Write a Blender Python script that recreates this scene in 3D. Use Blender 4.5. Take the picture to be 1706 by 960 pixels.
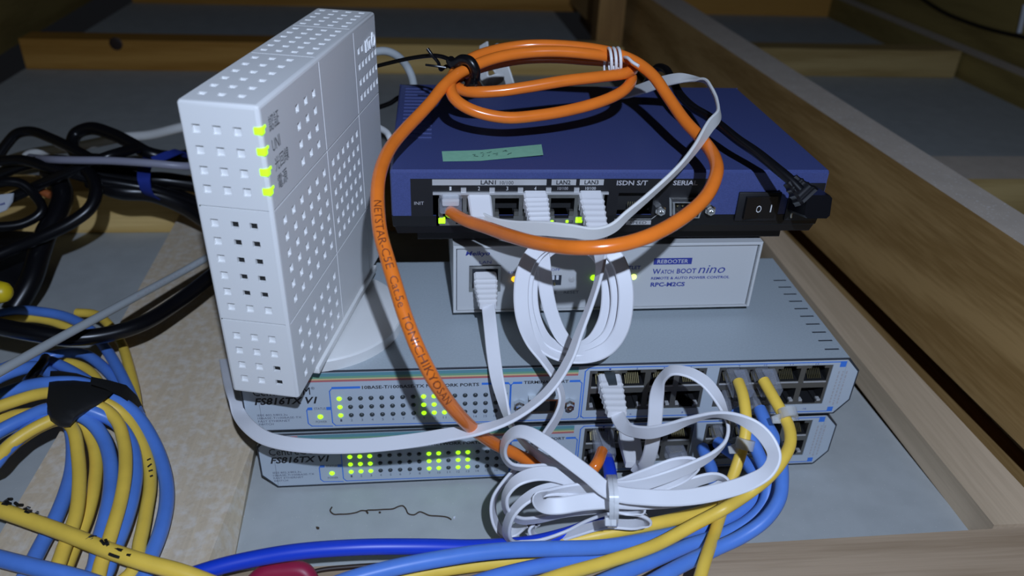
import bpy, bmesh, math, random
from mathutils import Vector as Vec, Matrix
random.seed(7)
for o in list(bpy.data.objects): bpy.data.objects.remove(o)
SC = bpy.context.scene
COL = SC.collection
S = 0.001                                   # everything below is modelled in millimetres

# ------------------------------------------------------------------ camera, light, exposure
CF, CPITCH, CROLL, CYAW = 1310.38, 0.53605, -0.04322, 0.11048
CAM = Vec((21.79, -354.42, 323.66))
fw = Vec((math.sin(CYAW)*math.cos(CPITCH), math.cos(CYAW)*math.cos(CPITCH), -math.sin(CPITCH)))
r0 = Vec((math.cos(CYAW), -math.sin(CYAW), 0)); d0 = fw.cross(r0)
rt = r0*math.cos(CROLL) + d0*math.sin(CROLL)
dn = -r0*math.sin(CROLL) + d0*math.cos(CROLL)
cam = bpy.data.cameras.new('camera'); co = bpy.data.objects.new('camera', cam); COL.objects.link(co)
cam.sensor_width = 36; cam.lens = CF/1706*36; cam.clip_start = 0.005; cam.clip_end = 50
cm = Matrix((rt, -dn, -fw)).transposed().to_4x4(); cm.translation = CAM*S
co.matrix_world = cm
cam.dof.use_dof = True; cam.dof.focus_distance = 0.385; cam.dof.aperture_fstop = 10
SC.camera = co

LIGHT = CAM + rt*61 - dn*99 - fw*202
la = bpy.data.lights.new('flash', 'AREA'); la.shape = 'DISK'; la.size = 0.010
la.energy = 3.66; la.color = (0.635, 0.76, 1.0)
lo = bpy.data.objects.new('flash', la); COL.objects.link(lo)
tz = -(fw*1.0 + rt*0.0).normalized()
tx = rt; ty = tz.cross(tx)
lm = Matrix((tx, ty, tz)).transposed().to_4x4(); lm.translation = LIGHT*S
lo.matrix_world = lm
W = bpy.data.worlds.new('attic'); SC.world = W; W.use_nodes = True
W.node_tree.nodes['Background'].inputs[0].default_value = (0.8, 0.85, 1, 1)
W.node_tree.nodes['Background'].inputs[1].default_value = 0.006
SC.view_settings.view_transform = 'Standard'; SC.view_settings.look = 'None'
SC.view_settings.exposure = 0.0; SC.view_settings.gamma = 1.0
SC.view_settings.use_curve_mapping = False

# ------------------------------------------------------------------ pixel -> place (mm)
def ray(x, y): return fw + rt*((x-853)/CF) + dn*((y-480)/CF)
def P(x, y, d): return CAM + ray(x, y)*d
def onY(x, y, Y): v = ray(x, y); return CAM + v*((Y-CAM.y)/v.y)
def onZ(x, y, Z): v = ray(x, y); return CAM + v*((Z-CAM.z)/v.z)

# ------------------------------------------------------------------ materials
MATS = {}
def mat(name, col, rough=0.5, metal=0.0, noise=0.0, nscale=200.0, bump=0.0, emit=None, estr=1.0, spec=0.5, alpha=1.0, trans=0.0):
    m = bpy.data.materials.new(name); m.use_nodes = True; nt = m.node_tree
    b = nt.nodes['Principled BSDF']
    b.inputs['Base Color'].default_value = (*col, 1)
    b.inputs['Roughness'].default_value = rough; b.inputs['Metallic'].default_value = metal
    b.inputs['Specular IOR Level'].default_value = spec
    b.inputs['Alpha'].default_value = alpha
    b.inputs['Transmission Weight'].default_value = trans
    if emit:
        b.inputs['Emission Color'].default_value = (*emit, 1); b.inputs['Emission Strength'].default_value = estr
    if noise or bump:
        tc = nt.nodes.new('ShaderNodeTexCoord'); n = nt.nodes.new('ShaderNodeTexNoise')
        n.inputs['Scale'].default_value = nscale; n.inputs['Detail'].default_value = 4
        nt.links.new(tc.outputs['Object'], n.inputs['Vector'])
        if noise:
            rp = nt.nodes.new('ShaderNodeValToRGB')
            rp.color_ramp.elements[0].position = 0.3; rp.color_ramp.elements[1].position = 0.7
            rp.color_ramp.elements[0].color = (*[c*(1-noise) for c in col], 1)
            rp.color_ramp.elements[1].color = (*[min(1, c*(1+noise)) for c in col], 1)
            nt.links.new(n.outputs['Fac'], rp.inputs['Fac']); nt.links.new(rp.outputs['Color'], b.inputs['Base Color'])
        if bump:
            bp = nt.nodes.new('ShaderNodeBump'); bp.inputs['Strength'].default_value = bump; bp.inputs['Distance'].default_value = 0.0006
            nt.links.new(n.outputs['Fac'], bp.inputs['Height']); nt.links.new(bp.outputs['Normal'], b.inputs['Normal'])
    MATS[name] = m
    return m
def wood(name, c1, c2, along, rough=0.65, ring=38.0, knots=True):
    """sawn pine: stretched grain rings, fine fibre, knots"""
    m = bpy.data.materials.new(name); m.use_nodes = True; nt = m.node_tree; b = nt.nodes['Principled BSDF']
    b.inputs['Roughness'].default_value = rough; b.inputs['Specular IOR Level'].default_value = 0.25
    tc = nt.nodes.new('ShaderNodeTexCoord'); mp = nt.nodes.new('ShaderNodeMapping')
    sc = [1.0, 1.0, 1.0]; sc[along] = 0.09; mp.inputs['Scale'].default_value = sc
    nt.links.new(tc.outputs['Object'], mp.inputs['Vector'])
    n1 = nt.nodes.new('ShaderNodeTexNoise'); n1.inputs['Scale'].default_value = 9; n1.inputs['Detail'].default_value = 2
    nt.links.new(mp.outputs['Vector'], n1.inputs['Vector'])
    mul = nt.nodes.new('ShaderNodeMath'); mul.operation = 'MULTIPLY'; mul.inputs[1].default_value = ring
    sn = nt.nodes.new('ShaderNodeMath'); sn.operation = 'SINE'
    nt.links.new(n1.outputs['Fac'], mul.inputs[0]); nt.links.new(mul.outputs[0], sn.inputs[0])
    mp2 = nt.nodes.new('ShaderNodeMapping'); sc2 = [1.0]*3; sc2[along] = 0.04; mp2.inputs['Scale'].default_value = sc2
    nt.links.new(tc.outputs['Object'], mp2.inputs['Vector'])
    n2 = nt.nodes.new('ShaderNodeTexNoise'); n2.inputs['Scale'].default_value = 420; n2.inputs['Detail'].default_value = 3
    nt.links.new(mp2.outputs['Vector'], n2.inputs['Vector'])
    ad = nt.nodes.new('ShaderNodeMath'); ad.operation = 'MULTIPLY_ADD'; ad.inputs[1].default_value = 0.28; 
    nt.links.new(sn.outputs[0], ad.inputs[0]); nt.links.new(n2.outputs['Fac'], ad.inputs[2])
    rp = nt.nodes.new('ShaderNodeValToRGB'); e = rp.color_ramp.elements
    e[0].position = 0.15; e[0].color = (*c2, 1); e[1].position = 0.75; e[1].color = (*c1, 1)
    nt.links.new(ad.outputs[0], rp.inputs['Fac'])
    nt.links.new(rp.outputs['Color'], b.inputs['Base Color'])
    bp = nt.nodes.new('ShaderNodeBump'); bp.inputs['Strength'].default_value = 0.25; bp.inputs['Distance'].default_value = 0.0005
    nt.links.new(n2.outputs['Fac'], bp.inputs['Height']); nt.links.new(bp.outputs['Normal'], b.inputs['Normal'])
    MATS[name] = m
    return m

def dusty(name, col, spk, thr=0.73, sscale=900.0, rough=0.8):
    """painted or papered sheet with pale dust specks"""
    m = mat(name, col, rough, noise=0.06, nscale=60)
    nt = m.node_tree; b = nt.nodes['Principled BSDF']
    src = b.inputs['Base Color'].links[0].from_socket
    tc = nt.nodes.new('ShaderNodeTexCoord'); n = nt.nodes.new('ShaderNodeTexNoise'); n.inputs['Scale'].default_value = sscale; n.inputs['Detail'].default_value = 1
    nt.links.new(tc.outputs['Object'], n.inputs['Vector'])
    rp = nt.nodes.new('ShaderNodeValToRGB'); rp.color_ramp.elements[0].position = thr; rp.color_ramp.elements[1].position = thr+0.06
    nt.links.new(n.outputs['Fac'], rp.inputs['Fac'])
    mx = nt.nodes.new('ShaderNodeMix'); mx.data_type = 'RGBA'
    nt.links.new(rp.outputs['Color'], mx.inputs['Factor']); nt.links.new(src, mx.inputs['A']); mx.inputs['B'].default_value = (*spk, 1)
    nt.links.new(mx.outputs['Result'], b.inputs['Base Color'])
    return m

def speckle(name, spk, thr=.62, sscale=700.0, amount=.7):
    m = MATS[name]; nt = m.node_tree; b = nt.nodes['Principled BSDF']; src = b.inputs['Base Color'].links[0].from_socket
    tc = nt.nodes.new('ShaderNodeTexCoord'); n = nt.nodes.new('ShaderNodeTexNoise'); n.inputs['Scale'].default_value = sscale; n.inputs['Detail'].default_value = 3
    nt.links.new(tc.outputs['Object'], n.inputs['Vector'])
    rp = nt.nodes.new('ShaderNodeValToRGB'); rp.color_ramp.elements[0].position = thr-.12; rp.color_ramp.elements[1].position = thr+.12
    rp.color_ramp.elements[1].color = (amount, amount, amount, 1)
    nt.links.new(n.outputs['Fac'], rp.inputs['Fac'])
    mx = nt.nodes.new('ShaderNodeMix'); mx.data_type = 'RGBA'
    nt.links.new(rp.outputs['Color'], mx.inputs['Factor']); nt.links.new(src, mx.inputs['A']); mx.inputs['B'].default_value = (*spk, 1)
    nt.links.new(mx.outputs['Result'], b.inputs['Base Color'])

dusty('board', (0.445, 0.468, 0.465), (0.66, 0.66, 0.63))
wood('pine_pale', (0.78, 0.645, 0.46), (0.66, 0.53, 0.37), 1, ring=26)
speckle('pine_pale', (0.80, 0.74, 0.66), .56, 200, .6); speckle('pine_pale', (0.45, 0.37, 0.27), .68, 380, .4)
wood('pine_rail', (0.70, 0.54, 0.37), (0.55, 0.42, 0.28), 1)
wood('pine_bar', (0.80, 0.56, 0.22), (0.62, 0.40, 0.13), 0)
wood('pine_mid', (0.50, 0.36, 0.15), (0.36, 0.245, 0.09), 0)
wood('pine_bar_brown', (0.52, 0.27, 0.06), (0.38, 0.18, 0.03), 0)
wood('pine_front', (0.50, 0.37, 0.25), (0.34, 0.24, 0.15), 0, ring=60)
wood('pine_beam', (0.42, 0.26, 0.10), (0.27, 0.155, 0.05), 1)
wood('pine_post', (0.42, 0.24, 0.08), (0.28, 0.15, 0.05), 2)
wood('pine_dark', (0.30, 0.22, 0.07), (0.21, 0.15, 0.045), 1)
dusty('beam_dust', (0.60, 0.51, 0.42), (0.75, 0.70, 0.64), thr=0.66, sscale=500)
mat('onu_white', (0.78, 0.78, 0.77), 0.42, spec=0.4)
mat('onu_hole', (0.01, 0.01, 0.01), 0.8)
mat('onu_print', (0.05, 0.055, 0.06), 0.6)
mat('logo_print', (0.95, 0.95, 0.95), 0.4)
mat('stand_white', (0.76, 0.76, 0.74), 0.45)
mat('router_blue', (0.052, 0.070, 0.205), 0.42, noise=0.12, nscale=1500, bump=0.03)
mat('router_black', (0.008, 0.008, 0.010), 0.5)
mat('black_gloss', (0.006, 0.006, 0.007), 0.3)
mat('shield', (0.36, 0.36, 0.34), 0.35, metal=0.85, noise=0.1, nscale=300)
mat('dark_metal', (0.20, 0.195, 0.175), 0.4, metal=0.7)
mat('chrome', (0.75, 0.75, 0.74), 0.2, metal=1)
mat('gold', (0.65, 0.55, 0.28), 0.3, metal=1)
mat('jack_black', (0.012, 0.012, 0.013), 0.6)
mat('plate_silver', (0.55, 0.55, 0.55), 0.4, metal=0.3)
mat('print_white', (0.62, 0.62, 0.62), 0.6)
mat('print_grey', (0.42, 0.41, 0.43), 0.6)
mat('print_black', (0.02, 0.02, 0.025), 0.6)
mat('print_navy', (0.03, 0.045, 0.28), 0.6)
mat('print_blue', (0.045, 0.20, 0.72), 0.5)
mat('print_faint', (0.10, 0.11, 0.16), 0.6)
mat('switch_case', (0.39, 0.44, 0.47), 0.5, noise=0.05, nscale=900, bump=0.02)
mat('switch_face', (0.47, 0.53, 0.59), 0.5)
mat('switch_edge', (0.03, 0.035, 0.045), 0.6)
mat('stripe_teal', (0.12, 0.29, 0.33), 0.6); mat('stripe_green', (0.17, 0.37, 0.24), 0.6)
mat('stripe_yellow', (0.66, 0.52, 0.26), 0.6); mat('stripe_red', (0.50, 0.15, 0.15), 0.6); mat('stripe_pink', (0.45, 0.20, 0.22), 0.6)
mat('led_off', (0.045, 0.055, 0.06), 0.35)
mat('led_green', (0.25, 0.5, 0.03), 0.3, emit=(0.23, 0.60, 0.006), estr=2.4)
mat('led_white', (0.5, 0.6, 0.3), 0.3, emit=(0.75, 1.0, 0.25), estr=1.6)
mat('led_amber', (0.6, 0.3, 0.02), 0.3, emit=(1.0, 0.55, 0.02), estr=1.4)
mat('case_white', (0.56, 0.57, 0.57), 0.45, spec=0.35)
mat('face_white', (0.52, 0.53, 0.535), 0.5)
mat('tape_green', (0.24, 0.52, 0.36), 0.7, noise=0.05, nscale=300)
mat('ink', (0.05, 0.12, 0.09), 0.8)
mat('orange_pvc', (0.82, 0.195, 0.022), 0.2, noise=0.05, nscale=120)
mat('orange_print', (0.18, 0.04, 0.01), 0.5)
mat('flat_white', (0.76, 0.76, 0.79), 0.48)
mat('flat_grey', (0.72, 0.72, 0.70), 0.5)
mat('plug_white', (0.78, 0.77, 0.78), 0.45)
mat('yellow_pvc', (0.92, 0.62, 0.085), 0.42, noise=0.06, nscale=80)
mat('blue_pvc', (0.10, 0.245, 0.72), 0.36, noise=0.06, nscale=80)
mat('navy_pvc', (0.008, 0.05, 0.60), 0.4)
mat('black_pvc', (0.0045, 0.0045, 0.006), 0.3, spec=0.4)
mat('black_tape', (0.012, 0.012, 0.012), 0.55, bump=0.15, nscale=700)
mat('grey_pvc', (0.44, 0.47, 0.48), 0.45)
mat('lilac_pvc', (0.30, 0.30, 0.38), 0.4)
mat('velcro_blue', (0.008, 0.028, 0.26), 0.85, bump=0.4, nscale=2500)
mat('yellow_plug', (0.65, 0.48, 0.01), 0.4)
mat('red_pvc', (0.32, 0.012, 0.05), 0.45)
mat('brown_pvc', (0.03, 0.015, 0.01), 0.5)
mat('label_white', (0.6, 0.63, 0.68), 0.6)
mat('marker', (0.008, 0.008, 0.008), 0.5)
mat('thread', (0.06, 0.04, 0.025), 0.9)
mat('tie_clear', (0.85, 0.86, 0.88), 0.25, alpha=0.7)
mat('clip_clear', (0.70, 0.71, 0.70), 0.3, alpha=0.45)
mat('tie_white', (0.8, 0.8, 0.8), 0.4)
mat('plug_clear', (0.42, 0.44, 0.50), 0.08, alpha=0.34, spec=0.8)
mat('screw', (0.5, 0.5, 0.48), 0.3, metal=1)
mat('rust', (0.35, 0.09, 0.02), 0.6)

# ------------------------------------------------------------------ mesh helpers
class MB:
    def __init__(s): s.v = []; s.f = []; s.mi = []; s.ms = []
    def m(s, name):
        if name not in s.ms: s.ms.append(name)
        return s.ms.index(name)
    def face(s, pts, mt=None):
        i = len(s.v); s.v += [Vec(p) for p in pts]; s.f.append(list(range(i, i+len(pts)))); s.mi.append(s.m(mt) if mt else 0)
    def add(s, vs, fs, mt=None):
        i = len(s.v); s.v += [Vec(p) for p in vs]; k = s.m(mt) if mt else 0
        for f in fs: s.f.append([a+i for a in f]); s.mi.append(k)
    def box(s, x0, y0, z0, x1, y1, z1, c=0.0, mt=None):
        """box with chamfered edges c"""
        if c <= 0:
            vs = [(x, y, z) for x in (x0, x1) for y in (y0, y1) for z in (z0, z1)]
            fs = [(0, 1, 3, 2), (4, 6, 7, 5), (0, 4, 5, 1), (2, 3, 7, 6), (0, 2, 6, 4), (1, 5, 7, 3)]
            s.add(vs, fs, mt); return
        bm = bmesh.new()
        M = Matrix.Translation(((x0+x1)/2, (y0+y1)/2, (z0+z1)/2)) @ Matrix.Diagonal((abs(x1-x0), abs(y1-y0), abs(z1-z0), 1))
        bmesh.ops.create_cube(bm, size=1, matrix=M)
        bmesh.ops.bevel(bm, geom=bm.edges[:], offset=c, segments=2, affect='EDGES', profile=0.5)
        s.frombm(bm, mt)
    def frombm(s, bm, mt=None, M=None):
        bm.verts.index_update()
        s.add([(M @ v.co) if M else v.co.copy() for v in bm.verts], [[v.index for v in f.verts] for f in bm.faces], mt); bm.free()
    def prism(s, poly, O, U, Vv, N, h0, h1, cap0=True, cap1=True, mt=None):
        O, U, Vv, N = map(Vec, (O, U, Vv, N)); n = len(poly)
        a = [O+U*p[0]+Vv*p[1]+N*h0 for p in poly]; b = [O+U*p[0]+Vv*p[1]+N*h1 for p in poly]
        fs = [(i, (i+1) % n, n+(i+1) % n, n+i) for i in range(n)]
        if cap0: fs.append(tuple(range(n))[::-1])
        if cap1: fs.append(tuple(range(n, 2*n)))
        s.add(a+b, fs, mt)
    def loft(s, rings, cap=True, closed=False, mt=None):
        n = len(rings[0]); vs = [p for r in rings for p in r]; fs = []
        R = len(rings)
        for k in range(R if closed else R-1):
            k2 = (k+1) % R
            for i in range(n): j = (i+1) % n; fs.append((k*n+i, k*n+j, k2*n+j, k2*n+i))
        if cap and not closed: fs.append(tuple(range(n))[::-1]); fs.append(tuple((R-1)*n+i for i in range(n)))
        s.add(vs, fs, mt)
    def cyl(s, p, q, r, n=16, r2=None, mt=None):
        p, q = Vec(p), Vec(q); t = (q-p).normalized(); a = perp(t); b = t.cross(a); r2 = r if r2 is None else r2
        ring = lambda c, rr: [c + a*math.cos(2*math.pi*i/n)*rr + b*math.sin(2*math.pi*i/n)*rr for i in range(n)]
        s.loft([ring(p, r), ring(q, r2)], mt=mt)
    def lathe(s, p, ax, prof, n=20, mt=None):
        """prof: list of (radius, height along ax)"""
        p, t = Vec(p), Vec(ax).normalized(); a = perp(t); b = t.cross(a)
        s.loft([[p + t*h + (a*math.cos(2*math.pi*i/n) + b*math.sin(2*math.pi*i/n))*max(r, 1e-4) for i in range(n)] for r, h in prof], mt=mt)
    def build(s, name, material, parent=None, world=False, smooth=35, recalc=True):
        me = bpy.data.meshes.new(name)
        off = Vec((0, 0, 0))
        if world and parent: off = parent.location.copy()
        loc = None
        if parent is None:
            lo_ = Vec((min(v[i] for v in s.v) for i in range(3))); hi = Vec((max(v[i] for v in s.v) for i in range(3)))
            loc = Vec(((lo_.x+hi.x)/2, (lo_.y+hi.y)/2, lo_.z))*S; off = loc
        me.from_pydata([v*S - off for v in s.v], [], s.f)
        ms = s.ms or [material]
        for k in ms: me.materials.append(MATS[k])
        for p, k in zip(me.polygons, s.mi): p.material_index = k
        if recalc:
            bm = bmesh.new(); bm.from_mesh(me); bmesh.ops.recalc_face_normals(bm, faces=bm.faces[:]); bm.to_mesh(me); bm.free()
        if smooth:
            me.shade_smooth(); me.set_sharp_from_angle(angle=math.radians(smooth))
        o = bpy.data.objects.new(name, me); COL.objects.link(o)
        if parent: o.parent = parent
        else: o.location = loc
        return o
def perp(t):
    a = Vec((0, 0, 1)) if abs(t.z) < 0.9 else Vec((1, 0, 0))
    return (a - t*a.dot(t)).normalized()
def tag(o, label=None, cat=None, group=None, kind=None):
    if label: o['label'] = label
    if cat: o['category'] = cat
    if group: o['group'] = group
    if kind: o['kind'] = kind
    return o
def empty(name, M, label, cat, group=None):
    o = bpy.data.objects.new(name, None); COL.objects.link(o); o.empty_display_size = 0.01
    M = M.copy(); M.translation = M.translation*S; o.matrix_world = M
    return tag(o, label, cat, group)
def frame(loc, yaw): M = Matrix.Rotation(yaw, 4, 'Z'); M.translation = Vec(loc); return M

def panel(mb, O, U, Vv, N, w, h, holes=(), mt=None, hole_mt=None, floor_mt=None):
    """flat panel w x h from O along U, V, with rectangular recesses (u0,v0,u1,v1,depth,floor?,floor material)"""
    O, U, Vv, N = map(Vec, (O, U, Vv, N))
    us = sorted(set([0, w] + [round(x, 4) for q in holes for x in (q[0], q[2])])); vs = sorted(set([0, h] + [round(x, 4) for q in holes for x in (q[1], q[3])]))
    idx = {}; verts = []
    def vert(i, j, dz):
        k = (i, j, dz)
        if k not in idx: idx[k] = len(verts); verts.append(O+U*us[i]+Vv*vs[j]-N*dz)
        return idx[k]
    lst = {}
    def addf(f, m): lst.setdefault(m, []).append(f)
    dep = {}
    for i in range(len(us)-1):
        for j in range(len(vs)-1):
            cu, cv = (us[i]+us[i+1])/2, (vs[j]+vs[j+1])/2; dd = (0, True, mt)
            for q in holes:
                if q[0] < cu < q[2] and q[1] < cv < q[3]: dd = (q[4], q[5] if len(q) > 5 else True, (q[6] if len(q) > 6 else floor_mt) or mt)
            dep[i, j] = dd
    for (i, j), (z, fl, fm) in dep.items():
        if fl: addf((vert(i, j, z), vert(i+1, j, z), vert(i+1, j+1, z), vert(i, j+1, z)), fm if z else mt)
        for di, dj, e in ((1, 0, ((i+1, j), (i+1, j+1))), (0, 1, ((i, j+1), (i+1, j+1)))):
            z2 = dep.get((i+di, j+dj))
            if z2 is None or abs(z2[0]-z) < 1e-6: continue
            za, zb = z, z2[0]
            addf((vert(*e[0], za), vert(*e[1], za), vert(*e[1], zb), vert(*e[0], zb)), hole_mt or mt)
    base = len(mb.v); mb.v += verts
    for m, fs in lst.items():
        k = mb.m(m) if m else 0
        for f in fs: mb.f.append([a+base for a in f]); mb.mi.append(k)

def stroke(mb, pts, w, O, U, Vv, N, lift=0.05, closed=False, mt=None):
    """printed line on a plane"""
    O, U, Vv, N = map(Vec, (O, U, Vv, N)); pts = [Vec((p[0], p[1])) for p in pts]
    if closed: pts = pts + pts[:1]
    for a, b in zip(pts, pts[1:]):
        t = (b-a); L = t.length
        if L < 1e-6: continue
        t /= L; n = Vec((-t.y, t.x))*w/2; e = t*w*0.35
        mb.face([O+U*p.x+Vv*p.y+N*lift for p in (a-e-n, b+e-n, b+e+n, a-e+n)], mt)
def rect(mb, u0, v0, u1, v1, O, U, Vv, N, lift=0.05, mt=None):
    O, U, Vv, N = map(Vec, (O, U, Vv, N)); mb.face([O+U*a+Vv*b+N*lift for a, b in ((u0, v0), (u1, v0), (u1, v1), (u0, v1))], mt)

TXT = {}
def glyphs(s, shear=0, bold=0.0):
    k = (s, shear, bold)
    if k not in TXT:
        c = bpy.data.curves.new('t', 'FONT'); c.body = s; c.size = 1; c.shear = shear; c.offset = bold; c.resolution_u = 2
        o = bpy.data.objects.new('t', c); COL.objects.link(o); bpy.context.view_layer.update()
        me = bpy.data.meshes.new_from_object(o.evaluated_get(bpy.context.evaluated_depsgraph_get()))
        vs = [(v.co.x, v.co.y) for v in me.vertices]; fs = [list(p.vertices) for p in me.polygons]
        bpy.data.objects.remove(o); bpy.data.curves.remove(c); bpy.data.meshes.remove(me)
        x0 = min(v[0] for v in vs); x1 = max(v[0] for v in vs); y0 = min(v[1] for v in vs); y1 = max(v[1] for v in vs)
        TXT[k] = ([((x-x0)/(x1-x0), (y-y0)/(y1-y0)) for x, y in vs], fs)
    return TXT[k]
def text(mb, s, u0, v0, u1, v1, O, U, Vv, N, lift=0.06, shear=0, bold=0.0, mt=None):
    """lettering stretched into the box u0..u1 (reading way), v0 (foot) .. v1 (top)"""
    O, U, Vv, N = map(Vec, (O, U, Vv, N)); vs, fs = glyphs(s, shear, bold)
    mb.add([O+U*(u0+(u1-u0)*x)+Vv*(v0+(v1-v0)*y)+N*lift for x, y in vs], fs, mt)

def text3d(mb, s, u0, v0, u1, v1, O, U, Vv, N, h=.5):
    """raised lettering of height h"""
    O, U, Vv, N = map(Vec, (O, U, Vv, N)); vs, fs = glyphs(s, 0, .01)
    bm = bmesh.new(); bv = [bm.verts.new(O+U*(u0+(u1-u0)*x)+Vv*(v0+(v1-v0)*y)) for x, y in vs]
    for f in fs:
        try: bm.faces.new([bv[i] for i in f])
        except ValueError: pass
    g = bmesh.ops.extrude_face_region(bm, geom=bm.faces[:]); bmesh.ops.translate(bm, vec=N*h, verts=[e for e in g['geom'] if isinstance(e, bmesh.types.BMVert)])
    mb.frombm(bm)
# ---- smooth paths
def crom(pts, n_per=8, closed=False):
    """centripetal Catmull-Rom through vectors of any dimension (lists)"""
    P_ = [list(p) for p in pts]
    if closed: P_ = [P_[-1]] + P_ + P_[:2]
    else:
        a = [2*x-y for x, y in zip(P_[0], P_[1])]; b = [2*x-y for x, y in zip(P_[-1], P_[-2])]; P_ = [a] + P_ + [b]
    out = []
    def tj(t, a, b): return t + max(1e-4, math.sqrt(math.sqrt(sum((x-y)**2 for x, y in zip(a[:3], b[:3])))))
    for k in range(len(P_)-3):
        p0, p1, p2, p3 = P_[k:k+4]; t0 = 0; t1 = tj(t0, p0, p1); t2 = tj(t1, p1, p2); t3 = tj(t2, p2, p3)
        for q in range(n_per):
            t = t1 + (t2-t1)*q/n_per
            L = lambda a, b, ta, tb: [((tb-t)*x+(t-ta)*y)/(tb-ta) for x, y in zip(a, b)]
            A1, A2, A3 = L(p0, p1, t0, t1), L(p1, p2, t1, t2), L(p2, p3, t2, t3)
            B1, B2 = L(A1, A2, t0, t2), L(A2, A3, t1, t3); out.append(L(B1, B2, t1, t2))
    if not closed: out.append(P_[-2])
    return out
def to3(p):
    return Vec(p) if isinstance(p, Vec) else P(*p[:3])
def path3(pts, n_per=8, closed=False): return [Vec(p) for p in crom([to3(p) for p in pts], n_per, closed)]
def tube(mb, path, r, n=12, closed=False, mt=None, taper=None):
    N_ = len(path); rings = []
    T = [((path[(i+1) % N_] if closed or i < N_-1 else path[i]) - (path[i-1] if closed or i > 0 else path[i])).normalized() for i in range(N_)]
    a = perp(T[0])
    for i in range(N_):
        a = (a - T[i]*a.dot(T[i])).normalized(); b = T[i].cross(a); rr = r*(taper(i/(N_-1)) if taper else 1)
        rings.append([path[i] + (a*math.cos(2*math.pi*k/n) + b*math.sin(2*math.pi*k/n))*rr for k in range(n)])
    mb.loft(rings, cap=not closed, closed=closed, mt=mt)
def ribbon_frames(pts, w, n_per=8):
    """pts: (x, y, depth[, visible width in px (signed)[, side]]) -> centres, width directions"""
    c = []
    for i, p in enumerate(pts):
        a = pts[max(0, i-1)]; b = pts[min(len(pts)-1, i+1)]
        tx, ty = b[0]-a[0], b[1]-a[1]; L = math.hypot(tx, ty) or 1
        px, py = -ty/L, tx/L
        vis = p[3] if len(p) > 3 else 1e3; sd = p[4] if len(p) > 4 else 1
        fr = max(-1, min(1, vis*p[2]/CF/w))
        Wd = (rt*px + dn*py)*fr + fw*sd*math.sqrt(max(0, 1-fr*fr))
        c.append(list(P(*p[:3])) + list(Wd))
    out = crom(c, n_per); cs = [Vec(q[:3]) for q in out]; ws = [Vec(q[3:]) for q in out]
    res = []
    for i in range(len(cs)):
        t = (cs[min(i+1, len(cs)-1)] - cs[max(i-1, 0)]).normalized(); wv = ws[i] - t*ws[i].dot(t)
        if wv.length < 1e-5: wv = res[-1][1] if res else perp(t)
        wv = wv.normalized(); res.append((cs[i], wv, t.cross(wv).normalized()))
    return res
def ribbon(mb, pts, w=7.2, t=1.5, n_per=8, mt=None):
    fr = ribbon_frames(pts, w, n_per); h = w/2; e = t/2; k = 0.35*t
    prof = [(-h+k, -e), (h-k, -e), (h, -e+k), (h, e-k), (h-k, e), (-h+k, e), (-h, e-k), (-h, -e+k)]
    mb.loft([[c + wv*a + nv*b for a, b in prof] for c, wv, nv in fr], mt=mt)
    return fr
def boot(mb, a, b, wa, wb, ha, hb, wdir, ribs=0, rib=0.5, mt=None, n=None):
    """tapered rectangular strain-relief boot from a to b, with raised ribs"""
    a, b = Vec(a), Vec(b); t = (b-a); L = t.length; t /= L; wv = Vec(wdir); wv = (wv - t*wv.dot(t)).normalized(); nv = t.cross(wv)
    N_ = n or (ribs*6+4); rings = []
    for i in range(N_+1):
        s = i/N_; g = 0
        if ribs and s > 0.22: g = rib*max(0, math.sin((s-0.22)/0.78*ribs*2*math.pi))
        w = (wa+(wb-wa)*max(0, (s-0.1)/0.9)**1.2)/2 + g; h = (ha+(hb-ha)*s)/2 + g*0.7; k = min(w, h)*0.25
        rings.append([a + t*L*s + wv*x + nv*y for x, y in ((-w+k, -h), (w-k, -h), (w, -h+k), (w, h-k), (w-k, h), (-w+k, h), (-w, h-k), (-w, -h+k))])
    mb.loft(rings, mt=mt)
def wrap_text(mb, s, path, r, start, length, height, facing=None, mt=None, shear=0, angle0=0.0, flip=False):
    """lettering printed round a cable: start/length in mm along the path"""
    vs, fs = glyphs(s, shear); acc = [0]
    bm = bmesh.new(); bv = [bm.verts.new((x, y, 0)) for x, y in vs]
    for f in fs:
        try: bm.faces.new([bv[i] for i in f])
        except ValueError: pass
    for _ in range(4):
        es = [e_ for e_ in bm.edges if abs(e_.verts[0].co.y-e_.verts[1].co.y) > .16]
        if not es: break
        bmesh.ops.subdivide_edges(bm, edges=es, cuts=1); bmesh.ops.triangulate(bm, faces=bm.faces[:])
    bm.verts.index_update(); vs = [(v.co.x, v.co.y) for v in bm.verts]; fs = [[v.index for v in f.verts] for f in bm.faces]; bm.free()
    for p, q in zip(path, path[1:]): acc.append(acc[-1] + (q-p).length)
    def at(d):
        d = max(0, min(acc[-1]-1e-3, d))
        for i in range(len(acc)-1):
            if acc[i+1] >= d:
                f = (d-acc[i])/max(1e-6, acc[i+1]-acc[i]); return path[i].lerp(path[i+1], f), (path[min(i+1, len(path)-1)]-path[max(i-1, 0)]).normalized()
    out = []
    for x, y in vs:
        c, t = at(start + (1-x if flip else x)*length); f = (facing - c).normalized() if facing else Vec((0, 0, 1))
        f = (f - t*f.dot(t)).normalized(); u = f.cross(t) if not flip else t.cross(f)
        a = angle0 + (y-0.5)*height/r; out.append(c + (f*math.cos(a) - u*math.sin(a)*-1)*(r+0.09))
    mb.add(out, fs, mt)

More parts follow.
